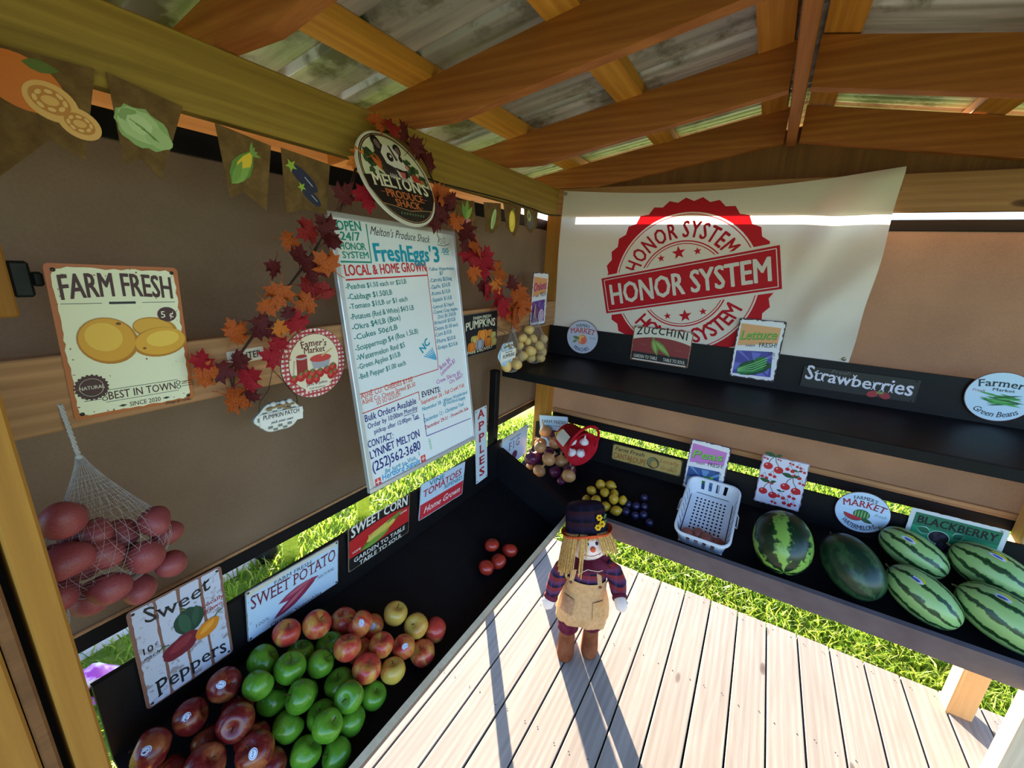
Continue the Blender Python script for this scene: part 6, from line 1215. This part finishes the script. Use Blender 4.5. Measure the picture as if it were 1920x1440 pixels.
FL = [('burlap bunting flag printed with an orange tomato at far left', [(0.193, 2.155), (0.346, 2.164), (0.309, 2.016), (0.269, 2.037), (0.204, 1.971), (0.183, 2.025)], v_tomato, [(0.272, 2.104)], .078, 0),
      ('burlap bunting flag printed with a green cabbage', [(0.361, 2.165), (0.472, 2.145), (0.416, 2.002), (0.39, 2.035), (0.362, 2.021)], v_cabbage, [(0.401, 2.087)], .064, 4),
      ('burlap bunting flag printed with a yellow corn cob', [(0.528, 2.132), (0.645, 2.116), (0.619, 1.972), (0.571, 2.005), (0.54, 1.988)], v_corn, [(0.577, 2.059)], .072, 8),
      ('burlap bunting flag printed with two dark eggplants', [(0.669, 2.118), (0.802, 2.108), (0.781, 1.982), (0.721, 1.988), (0.668, 1.972)], v_eggplant, [(0.725, 2.047)], .082, 8),
      ('burlap bunting flag printed with pink radishes behind the leaves', [(1.323, 2.097), (1.453, 2.11), (1.48, 1.995), (1.425, 2.01), (1.344, 1.987)], v_radish, [(1.399, 2.05)], .1, 0),
      ('burlap bunting flag printed with a pale green cucumber', [(1.519, 2.115), (1.648, 2.128), (1.659, 2.041), (1.59, 2.0), (1.541, 2.004)], v_cuke, [(1.594, 2.058)], .07, -4),
      ('burlap bunting flag printed with a bright yellow lemon', [(1.669, 2.131), (1.823, 2.143), (1.817, 2.061), (1.779, 2.001), (1.7, 2.04)], v_lemon, [(1.748, 2.065)], .08, 0),
      ('burlap bunting flag printed with a dark avocado near the corner post', [(1.849, 2.139), (1.995, 2.146), (1.995, 2.068), (1.932, 2.028), (1.869, 2.056)], v_avocado, [(1.919, 2.09)], .08, 0)]
for lab, poly, fn, cp, sz, ro_ in FL: flag(lab, poly, rt(fn), cp[0], sz, ro_)
cord = MB(); cord.tube([(-1.055, 0.949, 2.147), (-1.055, 1.078, 2.146), (-1.055, 1.26, 2.139), (-1.055, 1.49, 2.144), (-1.055, 1.693, 2.147), (-1.055, 1.943, 2.142), (-1.055, 2.073, 2.133), (-1.055, 2.187, 2.143), (-1.065, 2.31, 2.153)], .0024, 6); o = obj('black_cable', cord, sm('black_rubber', 24, 24, 26)); tag(o, 'black cable looped along the beam to the corner post', 'cable')
bl = MB(); bl.cbox(0, .02, -.016, .01, -.03, .03, .004); bl.cbox(.0, .018, .01, .024, -.012, .012, .003); o = obj('wall_fixture', bl, sm('black_plastic', 30, 32, 32, rough=.4), None, Matrix.Translation((-1.1, 0.205, 1.813))); tag(o, 'dark box-shaped fixture beside the FARM FRESH potato sign', 'fixture')
# ------------------------------------------------------------------ scarecrow doll standing on the deck
DF = Vector((.34, -.94, 0)).normalized(); dmw = Matrix.Translation((.012, 0, 0)) @ basis((-0.517, 1.685, 0.0), Vector((-DF.y, DF.x, 0)), DF * -1, (0, 0, 1)) @ Matrix.Scale(.95, 4)
NK = Vector((0, 0, .60)); HM = Matrix.Translation(NK) @ Matrix.Rotation(R(14), 4, 'Z') @ Matrix.Rotation(R(-20), 4, 'X') @ Matrix.Rotation(R(-5), 4, 'Y') @ Matrix.Translation(-NK)
doll = thing('scarecrow_doll', 'straw haired cloth scarecrow doll in plaid shirt and apron standing on the deck', 'doll', mw=dmw)
SK = sm('doll_face_cloth', 236, 214, 200, var=5); BG = sm('burgundy_cloth', 92, 26, 44); KH = sm('khaki_apron_cloth', 196, 152, 104, var=10, sc=60); BT = sm('brown_suede', 122, 66, 36); STRAW = sm('straw_yarn', 214, 164, 92, var=26, sc=120)
def loft(rings, n=28):
    """rings: (z, cx, cy, rx, ry)"""
    mb = MB(); k = len(rings)
    for z, cx, cy, rx, ry in rings:
        for j in range(n): a = 2 * PI * j / n; mb.v.append((cx + rx * math.cos(a), cy + ry * math.sin(a), z))
    for i in range(k - 1):
        for j in range(n): mb.f.append((i * n + j, i * n + (j + 1) % n, (i + 1) * n + (j + 1) % n, (i + 1) * n + j)); mb.mi.append(0); mb.sm.append(True)
    mb.f += [tuple(range(n - 1, -1, -1)), tuple(range((k - 1) * n, k * n))]; mb.mi += [0, 0]; mb.sm += [True, True]; return mb
for sx in (-1, 1):
    x, y = sx * .062, (-.025 if sx < 0 else .02)
    obj('boot', loft([(0, x, y - .02, .043, .066), (.012, x, y - .02, .046, .07), (.04, x, y - .016, .045, .066), (.075, x, y - .004, .042, .05), (.11, x, y + .004, .04, .043), (.15, x, y + .005, .041, .043)]), BT, doll)
    mb = loft([(.135, x, y + .004, .046, .048), (.150, x, y + .004, .056, .057), (.165, x, y + .003, .05, .052), (.20, x * .96, y * .8, .06, .06), (.26, x * .9, y * .6, .064, .062), (.34, x * .8, 0, .06, .06)]); obj('trouser_leg', mb, BG, doll)
sk = MB(); n = 64; rings = []
for i, (z, r) in enumerate(((.225, .130), (.23, .135), (.29, .134), (.34, .126), (.39, .113), (.42, .103), (.432, .099))):
    f = max(0, 1 - i / 5.5)
    for j in range(n): a = 2 * PI * j / n; rr = r * (1 + .045 * f * math.sin(9 * a + .6) + .02 * f * math.sin(17 * a)); sk.v.append((rr * math.cos(a), rr * .82 * math.sin(a), z + (.012 * math.sin(3 * a) * f if i < 2 else 0)))
for i in range(6):
    for j in range(n): sk.f.append((i * n + j, i * n + (j + 1) % n, (i + 1) * n + (j + 1) % n, (i + 1) * n + j)); sk.mi.append(0); sk.sm.append(True)
skirt = obj('apron_skirt', sk, KH, doll)
for sx, nm in ((-1, 'pocket'), (1, 'pocket')):
    mb = MB(); q = []
    for j in range(5):
        for i in range(5):
            a = R(270 + sx * (22 + i * 8)); zz_ = .30 + j * .022; r = .134 if zz_ < .31 else .134 - (zz_ - .31) * .22; mb.v.append(((r + .006) * math.cos(a), (r + .006) * .82 * math.sin(a), zz_))
    for j in range(4):
        for i in range(4): a_ = j * 5 + i; mb.f.append((a_, a_ + 1, a_ + 6, a_ + 5)); mb.mi.append(0); mb.sm.append(True)
    o = obj(nm, mb, sm('pocket_cloth', 190, 146, 96, sc=60) if sx > 0 else sm('patch_cloth', 164, 124, 92, sc=60), doll)
obj('shirt', loft([(.40, 0, 0, .10, .082), (.45, 0, 0, .104, .086), (.50, 0, 0, .104, .086), (.545, 0, 0, .094, .076), (.575, 0, 0, .07, .06), (.60, 0, 0, .045, .042)]), M['plaid'], doll)
mb = MB(); k = 16                                  # bib wraps the front of the shirt
for j in range(5):
    for i in range(k + 1):
        a = R(180 + 15 + i * 150 / k); z = .415 + j * .0185; mb.v.append((.111 * math.cos(a), .094 * math.sin(a), z))
for j in range(4):
    for i in range(k): a_ = j * (k + 1) + i; mb.f.append((a_, a_ + 1, a_ + k + 2, a_ + k + 1)); mb.mi.append(0); mb.sm.append(True)
bib = obj('apron_bib', mb, KH, doll)
for sx in (-1, 1):
    mb = MB(); 
    for t in range(6): a = R(270 + sx * 40); z = .482 + t * .015; r = .109 - t * .004; cx, cy = r * math.cos(a), (r - .014) * math.sin(a); mb.v += [(cx - .011, cy - .006, z), (cx + .011, cy - .006, z)]
    for t in range(5): mb.f.append((2 * t, 2 * t + 1, 2 * t + 3, 2 * t + 2)); mb.mi.append(0); mb.sm.append(True)
    obj('shoulder_strap', mb, KH, doll)
    a = R(270 + sx * 40); bm_b = basis((.114 * math.cos(a), .098 * math.sin(a), .476), Vector((0, 0, 1)).cross(Vector((math.cos(a), math.sin(a), 0))), (0, 0, 1), (math.cos(a), math.sin(a), 0)); obj('button', MB().lathe([(.0001, .004), (.008, .004), (.0105, .002), (.0105, 0)], 14, cap=False), sm('brown_button', 120, 66, 50), doll, bm_b)
cl = MB(); n = 54                                   # scalloped collar
for i, (r, z) in enumerate(((.05, .602), (.082, .592), (.108, .568), (.111, .560))):
    for j in range(n): a = 2 * PI * j / n; rr = r * (1 + (.10 * abs(math.sin(4.5 * a)) if i > 1 else .02 * abs(math.sin(4.5 * a)))); cl.v.append((rr * math.cos(a), rr * .9 * math.sin(a), z + .01 * math.sin(9 * a) * (i > 0)))
for i in range(3):
    for j in range(n): cl.f.append((i * n + j, i * n + (j + 1) % n, (i + 1) * n + (j + 1) % n, (i + 1) * n + j)); cl.mi.append(0); cl.sm.append(True)
obj('collar', cl, BG, doll)
bw = MB(); bw.tube([(.0, -.105, .585), (.05, -.115, .592), (.07, -.11, .60)], .0016, 5); bw.tube([(.0, -.105, .585), (-.03, -.118, .572), (-.045, -.122, .562)], .0016, 5); obj('drawstring', bw, sm('cream_string', 224, 212, 196), doll)
for sx, pts, hd in ((-1, [(-.08, 0, .545), (-.118, -.02, .50), (-.143, -.045, .45), (-.156, -.07, .405), (-.163, -.084, .375)], (-.170, -.092, .352)), (1, [(.085, 0, .545), (.135, .0, .515), (.158, -.02, .475), (.165, -.05, .445), (.170, -.07, .432)], (.176, -.092, .420))):
    sv = obj('sleeve', MB().tube(pts, [.042, .045, .044, .038, .030], 16), M['plaid'], doll)
    p, q = Vector(pts[-1]), Vector(hd); d = (q - p).normalized(); obj('cuff', MB().tube([p - d * .012, p, p + d * .010], [.034, .037, .035], 16), BG, sv)
    mb = MB().tube([p, p + d * .02, p + d * .05, p + d * .066], [.026, .031, .028, .012], 14); th_ = d.cross(Vector((0, 1, 0))).normalized() * -sx; mb.tube([p + d * .015, p + d * .022 + th_ * -.022, p + d * .04 + th_ * -.03], [.013, .012, .007], 10); obj('mitten', mb, SK, doll)
hc = Vector((.0, -.008, .655)); head = obj('head', MB().ball(tuple(hc), (.104, .088, .082), 30, 20), SK, doll, HM)
def onface(x, z): y = -.088 * math.sqrt(max(0, 1 - (x / .104) ** 2 - (z / .082) ** 2)); return hc + Vector((x, y, z))
for x in (-.022, .024): obj('eye', MB().ball(tuple(onface(x, .018)), (.0075, .004, .009), 12, 8), sm('black_bead', 20, 18, 22, rough=.2), head)
obj('nose', MB().ball(tuple(onface(.002, -.006) + Vector((0, -.004, 0))), .0135, 14, 10), sm('orange_pompom', 222, 96, 60), head)
mt = MB(); mt.tube([onface(x, -.03 - .012 * math.cos(x * 36)) + Vector((0, -.001, 0)) for x in [-.04 + .008 * i for i in range(11)]], .0014, 5); mt.tube([onface(-.044, -.03), onface(-.036, -.042)], .0014, 5); mt.tube([onface(.044, -.03), onface(.036, -.042)], .0014, 5); obj('mouth', mt, sm('red_thread', 150, 52, 50), head)
ck = MB()
for x in (-.058, .058): ck.ball(tuple(onface(x, -.022)), (.010, .003, .009), 10, 6)
obj('cheek', ck, sm('pink_cheek', 236, 176, 160), head)
hr = MB(); rg = random.Random(5)
for i in range(150):
    a = R(rg.uniform(-62, 242)); side = abs(math.cos(a)); front = math.sin(a) < 0
    # the fringe is parted: strands run down both sides of the face, a long lock lies on the doll's right shoulder
    b = R(270 + (1 if rg.random() < .42 else -1) * rg.uniform(14, 150)); top = hc + Vector((.092 * math.cos(b), .088 * math.sin(b), .062)); 
    ln = rg.uniform(.07, .11) + (.085 if (math.cos(b) < -.35 and rg.random() < .7) else 0); out = 1.08 + rg.uniform(0, .10)
    m1 = hc + Vector((.104 * out * math.cos(b), .095 * out * math.sin(b), .02)); e1 = hc + Vector((.118 * out * math.cos(b) * 1.02, .10 * out * math.sin(b), .062 - ln)); 
    if math.cos(b) < -.35 and ln > .15: e1.x -= .022; e1.y -= .025
    hr.tube([top, (top + m1) / 2 + Vector((0, 0, .012)), m1, e1], [.0042, .0042, .004, .0028], 5)
for i in range(30):
    x = rg.uniform(-.085, .035); z0 = onface(x * .8, .06); hr.tube([z0 + Vector((0, -.004, .008)), onface(x, .04) + Vector((0, -.008, 0)), onface(x * 1.05 - .012, rg.uniform(.032, .045) if x > -.035 else rg.uniform(-.015, .02)) + Vector((0, -.007, 0))], [.004, .004, .0024], 5)
obj('hair', hr, STRAW, doll, HM)
hat = obj('hat', loft([(.700, .0, -.0, .106, .094), (.725, .0, 0, .107, .095), (.78, .0, .002, .102, .091), (.825, .0, .004, .098, .087), (.848, 0, .004, .084, .076), (.856, 0, .004, .04, .036)], 32), M['hatplaid'], doll, HM)
br = MB(); n = 48
for i, (r, dz) in enumerate(((.100, .006), (.118, .002), (.128, .008), (.128, .002), (.117, -.008), (.100, -.004))):
    for j in range(n): a = 2 * PI * j / n; br.v.append((r * math.cos(a), r * .9 * math.sin(a), .706 + dz + (.018 * max(0, math.cos(a)) ** 3 + .006 * math.sin(3 * a)) * (r - .09) * 22))
for i in range(5):
    for j in range(n): br.f.append((i * n + j, i * n + (j + 1) % n, (i + 1) * n + (j + 1) % n, (i + 1) * n + j)); br.mi.append(0); br.sm.append(True)
obj('brim', br, sm('orange_brim_cloth', 206, 82, 40), hat)
for x, z, rr in ((.045, .795, .016), (.058, .762, .017), (.034, .750, .016)):
    p = Vector((x, -.096 * math.sqrt(1 - (x / .102) ** 2) - .004, z)); mb = MB()
    for k in range(6): a = k * 1.047; mb.ball((p.x + rr * .62 * math.cos(a), p.y - .003, p.z + rr * .62 * math.sin(a)), (rr * .42, .004, rr * .42), 8, 6)
    fl = obj('flower', mb, sm('yellow_petal', 232, 182, 40), hat); obj('flower_centre', MB().ball((p.x, p.y - .007, p.z), .005, 8, 6), sm('brown_centre', 150, 92, 30), fl)
mb = MB()
for x0, z0, x1, z1 in ((.066, .785, .092, .80), (.062, .76, .09, .772)):
    q = []; 
    for t in range(7): u = t / 6; w_ = .011 * math.sin(PI * u); x = x0 + (x1 - x0) * u; z = z0 + (z1 - z0) * u; y = -.094 * math.sqrt(max(0, 1 - (x / .112) ** 2)) - .004; q += [(x, y, z - w_), (x, y - .003, z + w_)]
    mb.add(q, [(2 * t, 2 * t + 2, 2 * t + 3, 2 * t + 1) for t in range(6)], 0, True)
obj('leaf', mb, sm('green_felt', 70, 104, 60), hat)

# ------------------------------------------------------------------ things outside on the grass
for (x, y, h, lab) in ((-2.42, 1.345, 1.0, 'yellow green wooden stake on the grass nearer to the sweet potato sign'), (-2.37, 1.905, 1.0, 'yellow green wooden stake on the grass behind the sweet corn sign')):
    mb = MB().cbox(-.045, .045, -.02, .02, -.14, .34, .004); mb.cbox(-.09, .09, -.022, -.0205, .20, .29, .001); o = obj('wooden_stake', mb, sm('green_treated_wood', 176, 186, 62, sc=40), None, basis((x, y, -.02), (.5, .866, 0), (-.866, .5, 0), (0, 0, 1))); tag(o, lab, 'stake', 'stakes on the grass')
wb = MB(); nx, ny = 22, 22
for j in range(ny + 1):
    for i in range(nx + 1):
        u, v = i / nx, j / ny; e = min(1, 9 * min(u, 1 - u, v, 1 - v)); wb.v.append((-3.5 + .95 * u, .2 + 1.06 * v, -.115 + .25 * e ** .7 + .02 * e * math.sin(i * .9 + j * .7)))
for j in range(ny):
    for i in range(nx): a_ = j * (nx + 1) + i; wb.f.append((a_, a_ + 1, a_ + nx + 2, a_ + nx + 1)); wb.mi.append(0); wb.sm.append(True)
o = obj('white_sheet', wb, sm('white_sheet_cloth', 232, 232, 238, var=4)); tag(o, 'white sheet draped low on the grass beyond the slot in the left wall', 'sheet')
pb = MB(); prof = [(.0001, -.12), (.09, -.12), (.15, -.08), (.17, .0), (.15, .07), (.07, .12), (.05, .15), (.09, .18)]; pb.lathe(prof, 26); pb.v = [(x * (1 + .10 * math.sin(5 * math.atan2(y, x) + z * 20)), y * (1.1 + .08 * math.cos(4 * math.atan2(y, x))), z) for x, y, z in pb.v]
t = NT('pink_printed_bag', .35, .5); nn = t.noise(t.coord((1, 1, 1)), 9, 2); t.col(t.ramp(nn, [(.42, (176, 60, 160)), (.5, (226, 150, 214)), (.6, (236, 230, 236))])); o = obj('feed_bag', pb, t.m, None, Matrix.Translation((-2.30, .32, -.07)) @ Matrix.Rotation(R(60), 4, 'Y') @ Matrix.Scale(.55, 4)); tag(o, 'crumpled pink and white bag on the grass behind the near left slot', 'bag')
bkc = MB().ball((0, 0, 0), (.10, .07, .10), 14, 10); bkc.v = [(x * (1 + .2 * math.sin(9 * y + 14 * z)), y, z * (1 + .15 * math.sin(18 * x))) for x, y, z in bkc.v]
o = obj('black_bag', bkc, sm('black_bin_plastic', 26, 26, 28, rough=.4), None, Matrix.Translation((-2.56, 1.25, -.03))); tag(o, 'crumpled black plastic at the foot of the nearer stake', 'plastic bag')
